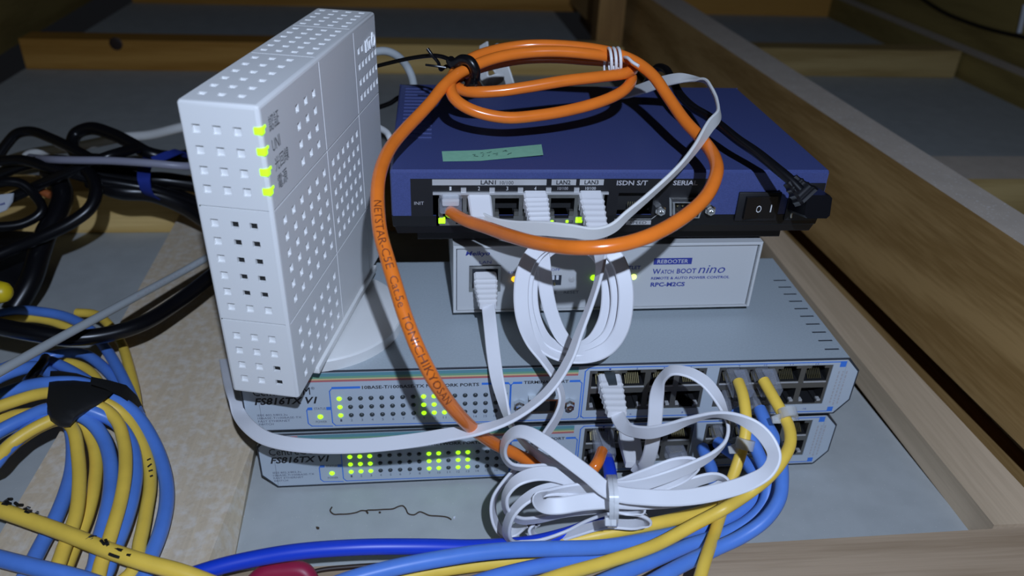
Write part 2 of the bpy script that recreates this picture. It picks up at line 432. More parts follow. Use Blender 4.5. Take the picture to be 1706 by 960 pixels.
# ------------------------------------------------------------------ the attic: board, joists, beams
def hexa(rings, mats=None):
    """rings of four corners (left-bottom, right-bottom, right-top, left-top) at successive stations"""
    mb = MB(); mb.loft([[Vec(p) for p in r] for r in rings]); return mb
def struct(mb, name, m, label=None):
    o = mb.build(name, m, smooth=0); tag(o, label, None, None, 'structure'); return o
mb = MB()
mb.prism([(-548, -420), (322, -420), (258, 1320), (-548, 1320)], (0, 0, 0), (1, 0, 0), (0, 1, 0), (0, 0, 1), -9, 0)
mb.prism([(405, -420), (900, -420), (900, 1320), (345, 1320)], (0, 0, 0), (1, 0, 0), (0, 1, 0), (0, 0, 1), -9, 0)
struct(mb, 'floor', 'board', 'grey dusty plasterboard sheets lying between the attic joists')
struct(hexa([[(309, -90, 0), (343.5, -90, 0), (343.5, -90, 18), (308.6, -90, 18)], [(305, 289, 0), (328, 289, 0), (328, 289, 18), (304.5, 289, 18)]]), 'trim_1', 'pine_rail', 'pale flat batten along the right edge of the grey board')
struct(hexa([[(-187, -330, 0), (-72, -330, 0), (-100, -330, 18), (-187, -330, 18)], [(-190, -95, 0), (-80, -95, 0), (-87.6, -95, 18), (-190, -95, 18)], [(-193, 0, 0), (-84.5, 0, 0), (-81.5, 0, 18), (-191, 0, 18)], [(-200, 289, 0), (-80, 289, 0), (-76, 289, 18), (-200.5, 289, 18)]]), 'trim_2', 'pine_pale', 'wide pale plank at left under the cable coil')
struct(hexa([[(-79, -97, 0), (-79, -140, 0), (-79, -140, 18), (-79, -97, 18)], [(180, -94.5, 0), (180, -140, 0), (180, -140, 18), (180, -94.5, 18)], [(420, -90.5, 0), (420, -140, 0), (420, -140, 18), (420, -90.5, 18)]]), 'trim_3', 'pine_front', 'pale batten across the front of the board at lower right')
def xbar(n, y0, y1, x0, x1, h, m, label):
    mb = MB(); mb.box(x0, y0, 0, x1, y1, h, 0.8); return struct(mb, n, m, label)
xbar('trim_4', 290, 326, -545, 303, 40, 'pine_bar', 'yellowish crossbar behind the fibre unit at left')
b5 = xbar('trim_5', 800, 842, -545, -152, 42, 'pine_bar_brown', 'brown crossbar with a round knot behind the fibre unit at upper left')
xbar('trim_15', 800, 842, -151, 300, 42, 'pine_bar', 'pale crossbar far behind the blue router')
xbar('trim_6', 1258, 1300, -545, 860, 42, 'pine_bar_brown', 'farthest crossbar at the top of the photo')
def beam(name, pts, m, label, top=None):
    mb = MB(); rings = [[Vec(p) for p in r] for r in pts]; mb.loft(rings, mt=m)
    if top:
        k = mb.m(top); 
        for i, f in enumerate(mb.f):
            if len(f) == 4 and all(any((mb.v[a]-r[j]).length < 1e-6 for r in rings for j in (2, 3)) for a in f): mb.mi[i] = k
    return struct(mb, name, m, label)
def bsec(y): return [(361-.057*y, y, 18), (411-.045*y, y, 18), (411-.045*y, y, 113), (380-.063*y, y, 113)]
beam('trim_7', [bsec(-420), bsec(1320)], 'pine_beam', 'big square beam running back along the right side', 'beam_dust')
def lsec(y): return [(-605-.03*y, y, 18), (-553-.03*y, y, 18), (-553-.03*y, y, 330), (-605-.03*y, y, 330)]
beam('trim_8', [lsec(-200), lsec(1320)], 'pine_dark', 'dark beam at the upper left corner')
mb = MB(); mb.box(267, 845, 0, 307, 890, 520, 1); struct(mb, 'trim_9', 'pine_post', 'upright post standing against the big beam')
xbar('trim_10', 815, 852, 345, 838, 42, 'pine_mid', 'crossbar in the right bay, farther back')
beam('trim_11', [[(x, 316, 0), (x, 376, 0), (x, 376, 40), (x, 316, 40)] for x in (400, 850)], 'pine_mid', 'crossbar in the right bay beside the big beam', 'beam_dust')
mb = MB(); mb.box(325, -420, -30, 404, 1320, -10); struct(mb, 'trim_16', 'pine_beam', 'dark wood seen deep in the gap beside the big beam')
def rsec(y): k = 828+(1300-y)*.032; return [(k, y, 0), (k+30, y, 0), (k+30, y, 40), (k, y, 40)]
beam('trim_12', [rsec(0), rsec(1320)], 'pine_dark', 'batten along the far right of the right bay', 'beam_dust')
def rsec2(y): k = 862+(1300-y)*.032; return [(k, y, 0), (k+50, y, 0), (k+50, y, 130), (k, y, 130)]
beam('trim_13', [rsec2(0), rsec2(1320)], 'pine_dark', 'dark beam beyond the right bay')
def rsec3(y): k = 915+(1300-y)*.032; return [(k, y, 0), (k+40, y, 0), (k+40, y, 420), (k, y, 420)]
beam('trim_14', [rsec3(0), rsec3(1320)], 'pine_dark', 'tall dark plank behind the far right beam')
def knot(px, Y, r, par):
    c = onY(px[0], px[1], Y); mb = MB(); mb.lathe(c, (0, -1, 0), [(r, 0), (r*.9, .35), (r*.3, .45), (0.01, .45)], 14)
    mb.build('knot', 'brown_pvc', par, world=True)
knot((193, 73), 800, 9, b5)

# ------------------------------------------------------------------ LEDs
def led(parent, M, c, n, r, on, name='status_light', h=None, m=None):
    mb = MB(); h = h or r*0.6
    mb.lathe(c, n, [(r, -0.3), (r, 0.08), (r*0.85, h*0.55), (r*0.5, h*0.9), (0.01, h)], 12)
    o = mb.build(name, (m or 'led_green') if on else 'led_off', parent)
    return o

# ------------------------------------------------------------------ the two 16-port switches
FX, FU, FN = (1, 0, 0), (0, 0, -1), (0, -1, 0)            # face axes: u to the right, v down, normal to the front
SW, SH, SD = 324.6, 38.1, 111.0
OCT = [(7.5, 0), (SW-7.5, 0), (SW, 8.5), (SW, 28.5), (SW-7, SH), (7.5, SH), (0, 29), (0, 8.5)]
def make_switch(loc, yaw, lit, label, power=True):
    r = empty('network_switch', frame(loc, yaw), label, 'network switch', 'sixteen-port network switches')
    # casing: eight-sided tube, open at the front
    mb = MB(); mb.prism([(u, -v) for u, v in OCT], (0, 0, 0), (1, 0, 0), (0, 0, 1), (0, 1, 0), 0.6, SD, cap0=False)
    mb.build('casing', 'switch_case', r, smooth=20)
    # vent slots in the top near the right edge
    for i in range(10):
        y = 8+i*8.2; v = MB(); v.box(SW-18, y, -0.12, SW-10, y+1.1, 0.05); v.build('vent_slot', 'switch_edge', r, smooth=0)
    # rim and face plate
    rim = MB()
    o1 = OCT; ins = lambda k: [(SW/2+(u-SW/2)*(1-k/(SW/2)), SH/2+(v-SH/2)*(1-k/(SH/2))) for u, v in OCT]
    rings = [[Vec((u, y, -v)) for u, v in ins(k)] for k, y in ((0, 0.6), (0.35, 0.0), (0.9, 0.0), (0.9, 0.7))]
    rim.loft(rings, cap=False); rim.build('rim', 'switch_edge', r, smooth=0)
    fp = MB(); A, B, T, Bt = 8.2, SW-8.2, 0.9, SH-0.9
    holes = [(b0-A, 4.2-T, b1-A, 31-T, 1.2, False) for b0, b1 in ((177, 239.6), (246.3, 309.0))]
    panel(fp, (A, 0.25, -T), FX, FU, FN, B-A, Bt-T, holes)
    fo = ins(0.9); 
    fp.face([(A, .25, -T), (fo[0][0], .25, -fo[0][1]), (fo[7][0], .25, -fo[7][1]), (fo[6][0], .25, -fo[6][1]), (fo[5][0], .25, -fo[5][1]), (A, .25, -Bt)])
    fp.face([(B, .25, -T), (fo[1][0], .25, -fo[1][1]), (fo[2][0], .25, -fo[2][1]), (fo[3][0], .25, -fo[3][1]), (fo[4][0], .25, -fo[4][1]), (B, .25, -Bt)])
    fp.build('face_plate', 'switch_face', r, smooth=0)
    O = (0, 0.25, 0)
    # rainbow stripes
    st = MB()
    for m, v0, v1 in (('stripe_teal', 1.5, 3.6), ('stripe_green', 3.6, 4.9), ('stripe_yellow', 4.9, 5.8), ('stripe_red', 5.8, 7.0)):
        rect(st, 22, v0, 171, v1, O, FX, FU, FN, 0.06, m)
    rect(st, 12, 1.6, 18.5, 6.8, O, FX, FU, FN, 0.06, 'switch_edge'); rect(st, 18.5, 1.6, 22, 6.8, O, FX, FU, FN, 0.06, 'stripe_pink')
    st.build('stripe', 'stripe_teal', r, smooth=0)
    # blue frames
    bl = MB(); k = dict(O=O, U=FX, Vv=FU, N=FN, mt='print_blue')
    bl.ms = ['print_blue']
    stroke(bl, [(45.2, 11), (43.8, 13), (43.8, 33.5), (45.2, 35.5), (134.6, 36.2), (135.9, 34.8), (135.9, 12), (134.8, 10.6), (129, 10.5)], 0.55, **k)
    stroke(bl, [(137.5, 10.6), (136.3, 12), (136.3, 34.6), (137.6, 36.1), (172.2, 36.1), (173.4, 34.6), (173.4, 12), (172, 10.6)], 0.55, **k)
    rect(bl, 45, 10.2, 59.3, 11.6, O, FX, FU, FN, 0.07, 'print_blue'); rect(bl, 121, 10, 135, 11.4, O, FX, FU, FN, 0.07, 'print_blue')
    rect(bl, 137.2, 10, 142, 11.4, O, FX, FU, FN, 0.07, 'print_blue'); rect(bl, 166.8, 9.8, 172.4, 11.2, O, FX, FU, FN, 0.07, 'print_blue')
    stroke(bl, [(34, 23.4), (32, 23.8), (31.4, 25), (31.4, 33.5), (33, 35.4), (43.6, 35.8)], 0.55, **k)
    rect(bl, 32, 23, 34.3, 24.8, O, FX, FU, FN, 0.07, 'print_blue'); rect(bl, 41.3, 23, 43.8, 25, O, FX, FU, FN, 0.07, 'print_blue')
    stroke(bl, [(174.6, 35), (174.6, 4.5), (176.4, 2.4), (314, 2.4), (315.4, 3.6)], 0.6, **k); stroke(bl, [(174.6, 34.2), (176, 35.6), (313.5, 36)], 0.6, **k)
    rect(bl, 312.6, 2, 316, 5.8, O, FX, FU, FN, 0.07, 'print_blue'); rect(bl, 312.8, 33, 316, 36.2, O, FX, FU, FN, 0.07, 'print_blue')
    bl.build('blue_outline', 'print_blue', r, smooth=0)
    # lettering
    D = dict(O=O, U=FX, Vv=(0, 0, 1), N=FN)
    def T_(s, u0, vb, u1, vt, m='print_black', **kw): tx = MB(); text(tx, s, u0, -vb, u1, -vt, **D, **kw); tx.build('lettering', m, r, smooth=0)
    T_('CentreCOM', 6, 14.8, 34.2, 10.0); T_('®', 34.8, 11.6, 36.6, 9.8)
    T_('FS816TX V1', 6, 20.6, 37.4, 16.0, shear=0.25, bold=0.03)
    for i, (s, w) in enumerate((('IEEE 802.3/802.3u', 15), ('10BASE-T/100BASE-TX', 22), ('FAST ETHERNET', 16), ('SWITCH', 7.5))): T_(s, 6.4, 27.9+i*2.0, 6.4+w, 26.6+i*2.0, 'print_faint')
    T_('STATUS', 35.2, 24.7, 41, 23.2, 'print_faint'); T_('POWER', 35.4, 33.4, 41, 32, 'print_faint')
    T_('10BASE-T/100BASE-TX NETWORK PORTS', 60.2, 12.1, 119.6, 10.0, bold=.022); T_('TERMINAL PORT', 142.8, 11.6, 166.2, 9.6, bold=.022)
    for i in range(16): T_(str(i+1), 48.3+5.35*i-0.5-(0.3 if i > 8 else 0), 33, 48.3+5.35*i+0.5+(0.4 if i > 8 else 0), 31.4, 'print_faint')
    for i, s in enumerate(('100M', 'LINK', 'FULL')): T_(s, 131, 18.2+5.4*i, 134.6, 16.9+5.4*i, 'print_faint')
    for b, (b0, s0) in enumerate(((177, 1), (246.3, 9))):
        for i in range(4):
            u = b0+10.5+14.3*i; T_(str(s0+i), u-.5-(0.4 if s0+i > 9 else 0), 3.9, u+.5+(0.4 if s0+i > 9 else 0), 2.9, 'print_navy')
            T_(str(s0+4+i), u-.5-(0.4 if s0+i > 5 else 0), 34.4, u+.5+(0.4 if s0+i > 5 else 0), 33.2, 'print_navy')
    tx = MB()
    for c in range(3):                                     # small print running up the right end, too small to read
        u = 312.8+2.2*c; rr = random.Random(c); v = 8.5
        while v < 30: l = rr.uniform(.8, 2.2); rect(tx, u, v, u+.8, v+l, O, FX, FU, FN, 0.06, 'print_grey'); v += l+0.7
    tx.build('small_print', 'print_black', r, smooth=0)
    # lights
    for i in range(16):
        for j in range(3): led(r, None, (48.3+5.35*i, 0.25, -(17.9+5.45*j)), FN, 1.3, (i+1, j) in lit or (i+1) in lit, h=.9)
    led(r, None, (37.9, 0.25, -29.3), FN, 1.45, power, 'power_light', h=1.0)
    # terminal port (nine-pin)
    sp = MB(); dsh = [(-8, -4.4), (8, -4.4), (6.6, 4.4), (-6.6, 4.4)]
    sp.prism([(u, v) for u, v in dsh], (153.5, 0.2, -23.6), FX, FU, FN, 0, 3.8, mt='chrome')
    sp.prism([(u*.82, v*.74) for u, v in dsh], (153.5, 0.2, -23.6), FX, FU, FN, 3.8, 3.9, mt='jack_black')
    spo = sp.build('serial_port', 'dark_metal', r, smooth=0)
    for u in (140.8, 167.4):
        s = MB(); s.lathe((u, 0, -24.4), FN, [(3, 0), (3, 2.4), (2.1, 2.5), (2.1, 5.2), (1.2, 5.2), (1.1, 4.4)], 6); s.build('screw', 'chrome', spo, smooth=30)
    # stacked jacks
    for b0 in (177, 246.3):
        for i in range(4):
            x = b0 + 15.65*i
            p = MB(); w = 15.65; hl = []
            for v0, v1 in ((2.3, 10.6), (15.4, 24.6)):
                hl.append((1.5, v0, w-1.5, v1, 11, True, 'jack_black')); 
            hl += [(4.2, .7, w-4.2, 2.3, 11, True, 'jack_black'), (4.2, 24.6, w-4.2, 26, 11, True, 'jack_black')]
            panel(p, (x, 0.7, -4.2), FX, FU, FN, w, 26.8, hl, mt='dark_metal', hole_mt='jack_black')
            p.box(x+1.5, 0.2, -4.2-11.6, x+w-1.5, .9, -4.2-11.0, mt='plate_silver')
            for q in range(8):
                uu = x+4.4+q*1.0; p.face([(uu, 2.0, -4.2-10.2), (uu+.45, 2.0, -4.2-10.2), (uu+.45, 8, -4.2-5.6), (uu, 8, -4.2-5.6)], 'gold')
            for uu in (x+1.7, x+w-3.6): p.box(uu, 0.3, -4.2-24.4, uu+1.9, 3, -4.2-23.4, mt='plate_silver')
            p.build('network_port', 'dark_metal', r, smooth=0)
    for u, y in ((20, 14), (300, 14), (20, 95), (300, 95)):
        f = MB(); f.lathe((u, y, -SH), (0, 0, -1), [(6, 0), (6, 2.0), (5, 2.6), (0.01, 2.6)], 16); f.build('rubber_foot', 'router_black', r)
    return r
S1L, S1Y = Vec((-77.0, -32.95, 84.7)), 0.00262
S2L, S2Y = Vec((-75.0, -28.83, 40.8)), 0.01101
sw1 = make_switch(S1L, S1Y, {1, 9, 10, (11, 0), (11, 1), (11, 2)}, 'grey sixteen-port switch on top of its twin, under the small white box')
sw2 = make_switch(S2L, S2Y, {1, 2, 3, 9, 10, 12, 13}, 'grey sixteen-port switch at the bottom of the stack, lying on the board')
def S1P(u, v, o=0): return frame(S1L, S1Y) @ Vec((u, 0.25-o, -v))
def S2P(u, v, o=0): return frame(S2L, S2Y) @ Vec((u, 0.25-o, -v))

# ------------------------------------------------------------------ the small white power controller
WL, WY = Vec((30.45, 10.58, 131.25)), 0.01072; WW, WH, WD = 168.9, 41.4, 96
r = empty('power_controller', frame(WL, WY), 'small white metal box with blue print and lights, under the blue router', 'power controller')
mb = MB()
outer = [(0, 0), (WW, 0), (WW, -WH), (0, -WH)]; inner = [(1.6, -1.4), (WW-1.6, -1.4), (WW-1.6, -WH+.4), (1.6, -WH+.4)]
mb.loft([[Vec((x, y, z)) for x, z in p] for p, y in ((outer, WD), (outer, 0.4), ([(x*(1-.8/WW)+.4, z*(1-.6/WH)-.3) for x, z in outer], 0), (inner, 0), (inner, 2.6))], cap=False)
mb.face([(x, WD, z) for x, z in outer]); mb.build('casing', 'case_white', r, smooth=20)
fp = MB(); panel(fp, (2.1, 1.9, -2.3), FX, FU, FN, WW-4.2, WH-3.0, [(6.5, 10.5, 23.6, 26.3, 1.0, False), (49, 17.2, 57, 23.8, 1.0, True, 'jack_black')], mt='face_white'); fp.build('front_panel', 'face_white', r, smooth=0)
mb = MB(); mb.box(1.7, 2.4, -WH+.45, WW-1.7, 3.4, -1.5); mb.build('panel_gap', 'switch_edge', r, smooth=0)
O = (0, 1.9, 0); D = dict(O=O, U=FX, Vv=(0, 0, 1), N=FN)
def T_(s, u0, vb, u1, vt, m='print_navy', **kw): tx = MB(); text(tx, s, u0, -vb, u1, -vt, **D, **kw); tx.build('lettering', m, r, smooth=0)
T_('Meikyo', 6.6, 7.4, 19.6, 4.0, shear=.2, bold=.02); T_('LAN', 14, 11.6, 20.4, 9.8); T_('LINK', 30, 18.0, 36, 16.6); T_('ON', 48.6, 16.8, 51.4, 15.2); T_('OFF', 53, 16.8, 58, 15.2)
T_('1', 51.6, 27.4, 52, 26); T_('2', 54.2, 27.4, 55, 26); T_('MODE', 49, 31.4, 57, 29.6, 'print_faint'); T_('RESET', 61, 31.4, 69.5, 29.6, 'print_faint'); T_('OUTLET', 90.8, 16.6, 102.6, 14.4, bold=.022)
tx = MB(); rect(tx, 109.5, 9.9, 131, 13.9, O, FX, FU, FN, .05); tx.build('print_block', 'print_navy', r, smooth=0); T_('REBOOTER', 111.6, 13.1, 128.8, 10.8, 'print_white', lift=.1)
T_('W', 109.6, 19.9, 114.2, 16.6, bold=.02); T_('ATCH', 114.4, 19.8, 121.6, 17.2, bold=.02); T_('BOOT', 123.4, 19.8, 134.4, 16.6, bold=.02); T_('nino', 135.6, 19.9, 151, 14.8, shear=.2)
T_('REMOTE & AUTO POWER CONTROL', 109.4, 23.4, 154.2, 21.7, bold=.022); T_('RPC-M2CS', 109.6, 28.0, 129.2, 25.2, bold=.035)
p = MB(); panel(p, (8.6, 1.2, -12.8), FX, FU, FN, 17.1, 15.8, [(1.6, 1.6, 15.5, 13.6, 9, True, 'jack_black')], mt='shield', hole_mt='dark_metal'); p.build('network_port', 'shield', r, smooth=0)
for c, m in ((33.2, 'led_amber'), (76.8, 'led_green'), (99.3, 'led_white')): led(r, None, (c, 1.9, -21.4), FN, 1.75, True, h=1.5, m=m)
d = MB()
for i in range(3): d.box(51.4+2.3*i, 1.2, -22 + (0 if i else 0), 52.8+2.3*i, 2.6, -19.8, mt='label_white')
for i in range(2): d.box(52.6+2.3*i, 1.2, -25.6, 53.6+2.3*i, 2.6, -24.4, mt='gold')
d.build('dip_switch', 'label_white', r, smooth=0)
d = MB(); d.lathe((64.8, 1.9, -22.3), FN, [(1.9, 0), (1.9, .15), (1.3, .2), (1.3, .5), (.01, .6)], 16); d.build('reset_button', 'plate_silver', r)
for u, y in ((14, 12), (WW-14, 12), (14, WD-12), (WW-14, WD-12)):
    f = MB(); f.lathe((u, y, -WH), (0, 0, -1), [(5, 0), (5, 4), (4, 5.0), (.01, 5.1)], 16); f.build('rubber_foot', 'router_black', r)

# ------------------------------------------------------------------ the blue router
RL = Vec((0, 0, 178)); RW, RH, RD = 220, 34.4, 141.5
r = empty('router', frame(RL, 0), 'blue metal router with a black port panel on top of the stack', 'router')
def RP(u, v, o=0): return RL + Vec((u, -o, -v))
mb = MB()                                                   # blue hood: top, sides and the blue parts of the front
pr = [(0, -24), (0, -1.2), (.4, -.4), (1.2, 0), (RW-1.2, 0), (RW-.4, -.4), (RW, -1.2), (RW, -24)]
mb.loft([[Vec((x, y, z)) for x, z in pr] for y in (1.5, RD)], cap=False)
prf = [(x*(1-1.2/RW)+.6, z*(1-1.1/24)-1.1) for x, z in pr]
mb.loft([[Vec((x, 1.5, z)) for x, z in pr], [Vec((x, .25, z)) for x, z in prf], ], cap=False)
mb.face([(0, RD, -24), (0, RD, 0), (RW, RD, 0), (RW, RD, -24)])
for u0, v0, u1, v1 in ((.6, 1.1, RW-.6, 4.3), (.6, 4.3, 9.6, 24), (160.3, 4.3, RW-.6, 24)): mb.face([(u0, .25, -v0), (u1, .25, -v0), (u1, .25, -v1), (u0, .25, -v1)])
mb.build('hood', 'router_blue', r, smooth=25)
vg = MB()
for i in range(15): vg.box(4, 45+i*6.2, 0, 20, 47.2+i*6.2, .55)
vg.build('vent_rib', 'router_blue', r, smooth=0)
mb = MB(); mb.loft([[Vec(p) for p in q] for q in ([(0, 1.2, -24), (RW, 1.2, -24), (RW, RD, -24), (0, RD, -24)], [(0, .3, -24.2), (RW, .3, -24.2), (RW, RD, -24.2), (0, RD, -24.2)], [(.4, .3, -29.6), (RW-1, .3, -29.6), (RW-1, RD, -29.6), (.4, RD, -29.6)], [(1.2, 1.2, -30.4), (RW-1.4, 1.2, -30.4), (RW-1.4, RD-1, -30.4), (1.2, RD-1, -30.4)], [(2.4, 2, -RH), (RW-2.6, 2, -RH), (RW-2.6, RD-2, -RH), (2.4, RD-2, -RH)])])
mb.build('base', 'black_gloss', r, smooth=0)
mb = MB(); mb.box(12, 14, -44.0, RW-12, RD-14, -RH); mb.build('chassis_bottom', 'router_black', r, smooth=0)
for u, y in ((24, 24), (196, 24), (24, 120), (196, 120)):
    f = MB(); f.lathe((u, y, -44), (0, 0, -1), [(6, 0), (6, 2), (5, 2.7), (.01, 2.75)], 16); f.build('rubber_foot', 'black_gloss', r)
pn = MB(); panel(pn, (9.6, .2, -4.3), FX, FU, FN, 150.7, 20, [(10.7, 6.8, 97.4, 20, 1, False), (103, 7.6, 121, 20, 6, True, 'jack_black')], mt='router_black'); pn.build('port_panel', 'router_black', r, smooth=0)
# jack housing with six ports
hs = MB(); hs.box(20.3, -1.2, -12.2, 107.2, .4, -11.1, mt='plate_silver')
for k in range(1, 6):
    x = 21.3+13.95*k; hs.box(x-1.3, -.6, -11.3, x+1.3, 1.2, -8.9, mt='plate_silver')
hs.build('jack_housing', 'shield', r, smooth=0)
PC = [28.9+13.88*i for i in range(6)]
for i, c in enumerate(PC):
    p = MB(); panel(p, (c-6.95, -1.0, -12.2), FX, FU, FN, 13.9, 16.6, [(1.0, 1.9, 12.9, 11.6, 10, True, 'jack_black'), (3.4, 11.6, 10.5, 13.0, 10, True, 'jack_black'), (1.0, 14.2, 4.2, 15.8, 1, True), (9.6, 14.2, 12.8, 15.8, 1, True)], mt='shield', hole_mt='jack_black')
    for x0, x1 in ((c-5.9, c-3.8), (c+3.8, c+5.9)): p.box(x0, -.9, -24, x1, 2, -21.4, mt='dark_metal')
    if i == 0: p.box(c-6.95, -1, -28.8, c-5.5, 1, -12.2, mt='shield')
    p.build('network_port', 'shield', r, smooth=0)
for c, big in ((PC[0]-4.3, 1.7), (PC[4]-4.6, .75), (PC[4]+3.0, .75), (PC[5]-4.9, 1.75)):
    mb = MB(); mb.box(c-big, -1.5, -27.6, c+big, 0.2, -26.2 if big < 1 else -24.6, .3); mb.build('status_light', 'led_green', r)
O = (0, .2, 0); D = dict(O=O, U=FX, Vv=(0, 0, 1), N=FN)
lp = MB()
for u0, u1 in ((20.1, 75.9), (78.4, 90.6), (92.4, 104.4)): rect(lp, u0, 4.6, u1, 7.7, O, FX, FU, FN, .06, 'plate_silver')
rect(lp, 118, 27.0, 131, 29.4, (0, .1, 0), FX, FU, FN, .25, 'plate_silver'); stroke(lp, [(112, 26.4), (131, 26.4), (136, 22)], .35, O, FX, FU, FN, .1, mt='plate_silver')
lp.build('label_plate', 'plate_silver', r, smooth=0)
def T_(s, u0, vb, u1, vt, m='print_grey', **kw): tx = MB(); text(tx, s, u0, -vb, u1, -vt, **D, **kw); tx.build('lettering', m, r, smooth=0)
T_('LAN1', 43.6, 7.3, 51, 5.0, 'print_black', lift=.15, bold=.022); T_('10/100', 53, 7.3, 59.6, 5.4, 'print_black', lift=.15); T_('LAN2', 80.8, 7.3, 87.8, 5.0, 'print_black', lift=.15, bold=.022); T_('LAN3', 94.8, 7.3, 101.8, 5.0, 'print_black', lift=.15, bold=.022)
for i, s in enumerate('1234'): T_(s, PC[i]-.5, 10.4, PC[i]+.5, 8.4, 'print_white')
T_('10/100', PC[4]-2.8, 10.2, PC[4]+2.4, 8.6); T_('10/100', PC[5]-2.8, 10.2, PC[5]+2.4, 8.6, 'print_white')
T_('INIT', 11.2, 18, 15.9, 16.3); T_('ISDN S/T', 111, 7.8, 126.6, 5.2, bold=.022); T_('SERIAL', 139.6, 7.8, 152.2, 5.2, bold=.022); T_('SPEED', 120, 29, 128.6, 27.4, 'print_black', lift=.45)
ij = MB()
for q in range(4): ij.face([(118+q*1.1, 1, -17), (118.4+q*1.1, 1, -17), (118.9+q*1.1, 3, -22), (118.5+q*1.1, 3, -22)], 'gold')
ij.build('isdn_contact', 'gold', r, smooth=0)
sp = MB(); dsh = [(-9, -5.2), (9, -5.2), (7.4, 5.0), (-7.4, 5.0)]
sp.prism(dsh, (147.6, .2, -19.4), FX, FU, FN, 0, .6, mt='chrome'); 
k = [(u*.93, v*.9) for u, v in dsh]
sp.loft([[Vec((147.6+u*s, y, -19.4-v*s)) for u, v in k] for s, y in ((1, .2), (1, -4.2), (.97, -4.6), (.86, -4.6), (.84, -1.2))], cap=False, mt='chrome')
sp.prism([(u*.85, v*.85) for u, v in k], (147.6, .2, -19.4), FX, FU, FN, 1.0, 1.4, mt='jack_black')
for i in range(5): sp.cyl((142.4+2.6*i, -1.2, -17.4), (142.4+2.6*i, -3.6, -17.4), .45, 6, mt='gold')
for i in range(4): sp.cyl((143.7+2.6*i, -1.2, -21), (143.7+2.6*i, -3.6, -21), .45, 6, mt='gold')
spo = sp.build('serial_port', 'chrome', r, smooth=0)
for u in (134.4, 160.2):
    s = MB(); s.lathe((u, .2, -20.4), FN, [(2.9, 0), (2.9, 2.6), (2.2, 2.8), (2.2, 4.6), (1.2, 4.6), (1.1, 2)], 6, mt='chrome'); s.build('screw', 'chrome', spo, smooth=30)
ps = MB(); ps.box(174.4, -1.2, -27.2, 196.8, .3, -11.2, .5); pso = ps.build('power_switch', 'router_black', r)
rk = MB(); rk.loft([[Vec((x, y, z)) for x, y in ((178, 0), (178, -3.4), (186, -1.9), (195, -1.6), (195, 0))] for z in (-25.2, -13.2)]); rko = rk.build('rocker', 'black_gloss', pso, smooth=0)
tx = MB(); text(tx, 'O', 184.2, -22, 187, -18, (0, -1.95, 0), FX, (0, 0, 1), FN, .25, mt='print_white'); rect(tx, 191.8, 17.6, 192.4, 21.8, (0, -1.8, 0), FX, FU, FN, .25, 'print_white'); tx.build('lettering', 'print_white', rko, smooth=0)
inl = MB(); inl.box(201, -.6, -27.4, 219, .3, -6.5, .5); inl.build('power_inlet', 'router_black', r)
cl = MB(); tube(cl, [Vec((206+3.0*math.cos(a), -2-1.2*math.sin(a*.5), -22.6-3.4*math.sin(a))) for a in [2.6+i*.22 for i in range(18)]], .55, 8); cl.build('cord_clip', 'screw', r)
# green masking tape with handwriting, stuck on the hood
tp = MB(); q = [onZ(736, 252, 178.2), onZ(800, 250, 178.2), onZ(902, 242, 178.4), onZ(905, 260.5, 178.4), onZ(800, 268, 178.2), onZ(738, 269, 178.2)]
q = [p_-RL for p_ in q]; q[2].z = .9; q[3].z = 1.1
for p_ in q[:2]+q[4:]: p_.z = .16
tp.face([q[0], q[1], q[4], q[5]], 'tape_green'); tp.face([q[1], q[2], q[3], q[4]], 'tape_green')
tpo = tp.build('masking_tape', 'tape_green', r, smooth=0, recalc=False); tpo['label'] = 'strip of pale green masking tape with faint handwriting'
ik = MB(); rr = random.Random(3)
o_, u_, v_ = q[5], (q[3]-q[5]).normalized(), (q[0]-q[5]).normalized(); Lh = (q[0]-q[5]).length; Lw = (q[3]-q[5]).length
for c in (.33, .39, .47, .52, .62, .67):
    for s in range(3):
        x = Lw*c+rr.uniform(-1.4, 1.4); y = Lh*rr.uniform(.3, .7); a = rr.uniform(-.5, 1.2); l = rr.uniform(.8, 2.0)
        e = o_ + u_*x + v_*y; e.z += .12; d1 = (u_*math.cos(a)+v_*math.sin(a))*l; d2 = (v_*math.cos(a)-u_*math.sin(a))*.28
        e.z = .3 + max(0, (x/Lw-.38)*1.65); ik.face([e-d1/2-d2, e+d1/2-d2, e+d1/2+d2, e-d1/2+d2])
ik.build('handwriting', 'ink', tpo, smooth=0)

# ------------------------------------------------------------------ the white fibre unit
OW, OD, OH = 31.7, 150.6, 137.4
M = Matrix.Rotation(-0.222, 4, 'Z') @ Matrix.Rotation(0.025, 4, 'X') @ Matrix.Rotation(0.001, 4, 'Y'); M.translation = Vec((-72.04, -59.58, 94.2))
r = empty('fibre_unit', M, 'tall white fibre network unit with square dimples and four green lights', 'network unit')
e = 1.6; G = .8
bm = bmesh.new(); bmesh.ops.create_cube(bm, size=1, matrix=Matrix.Translation((OW/2, OD/2, OH/2)) @ Matrix.Diagonal((OW, OD, OH, 1)))
bmesh.ops.bevel(bm, geom=bm.edges[:], offset=e, segments=3, affect='EDGES', profile=.5)
for f in [f for f in bm.faces if f.calc_area() > 800 and (f.normal.y < -.9 or f.normal.x > .9 or f.normal.z > .9)]: bm.faces.remove(f)
mb = MB(); mb.ms = ['onu_white']; mb.frombm(bm)
def pit(u, v, w=3.3, h=3.6, dep=1.3): return (u-w/2, v-h/2, u+w/2, v+h/2, dep, True, None)
def off(hs_, du, dv): return [(a-du, b-dv, c-du, d_-dv)+tuple(k) for a, b, c, d_, *k in hs_]
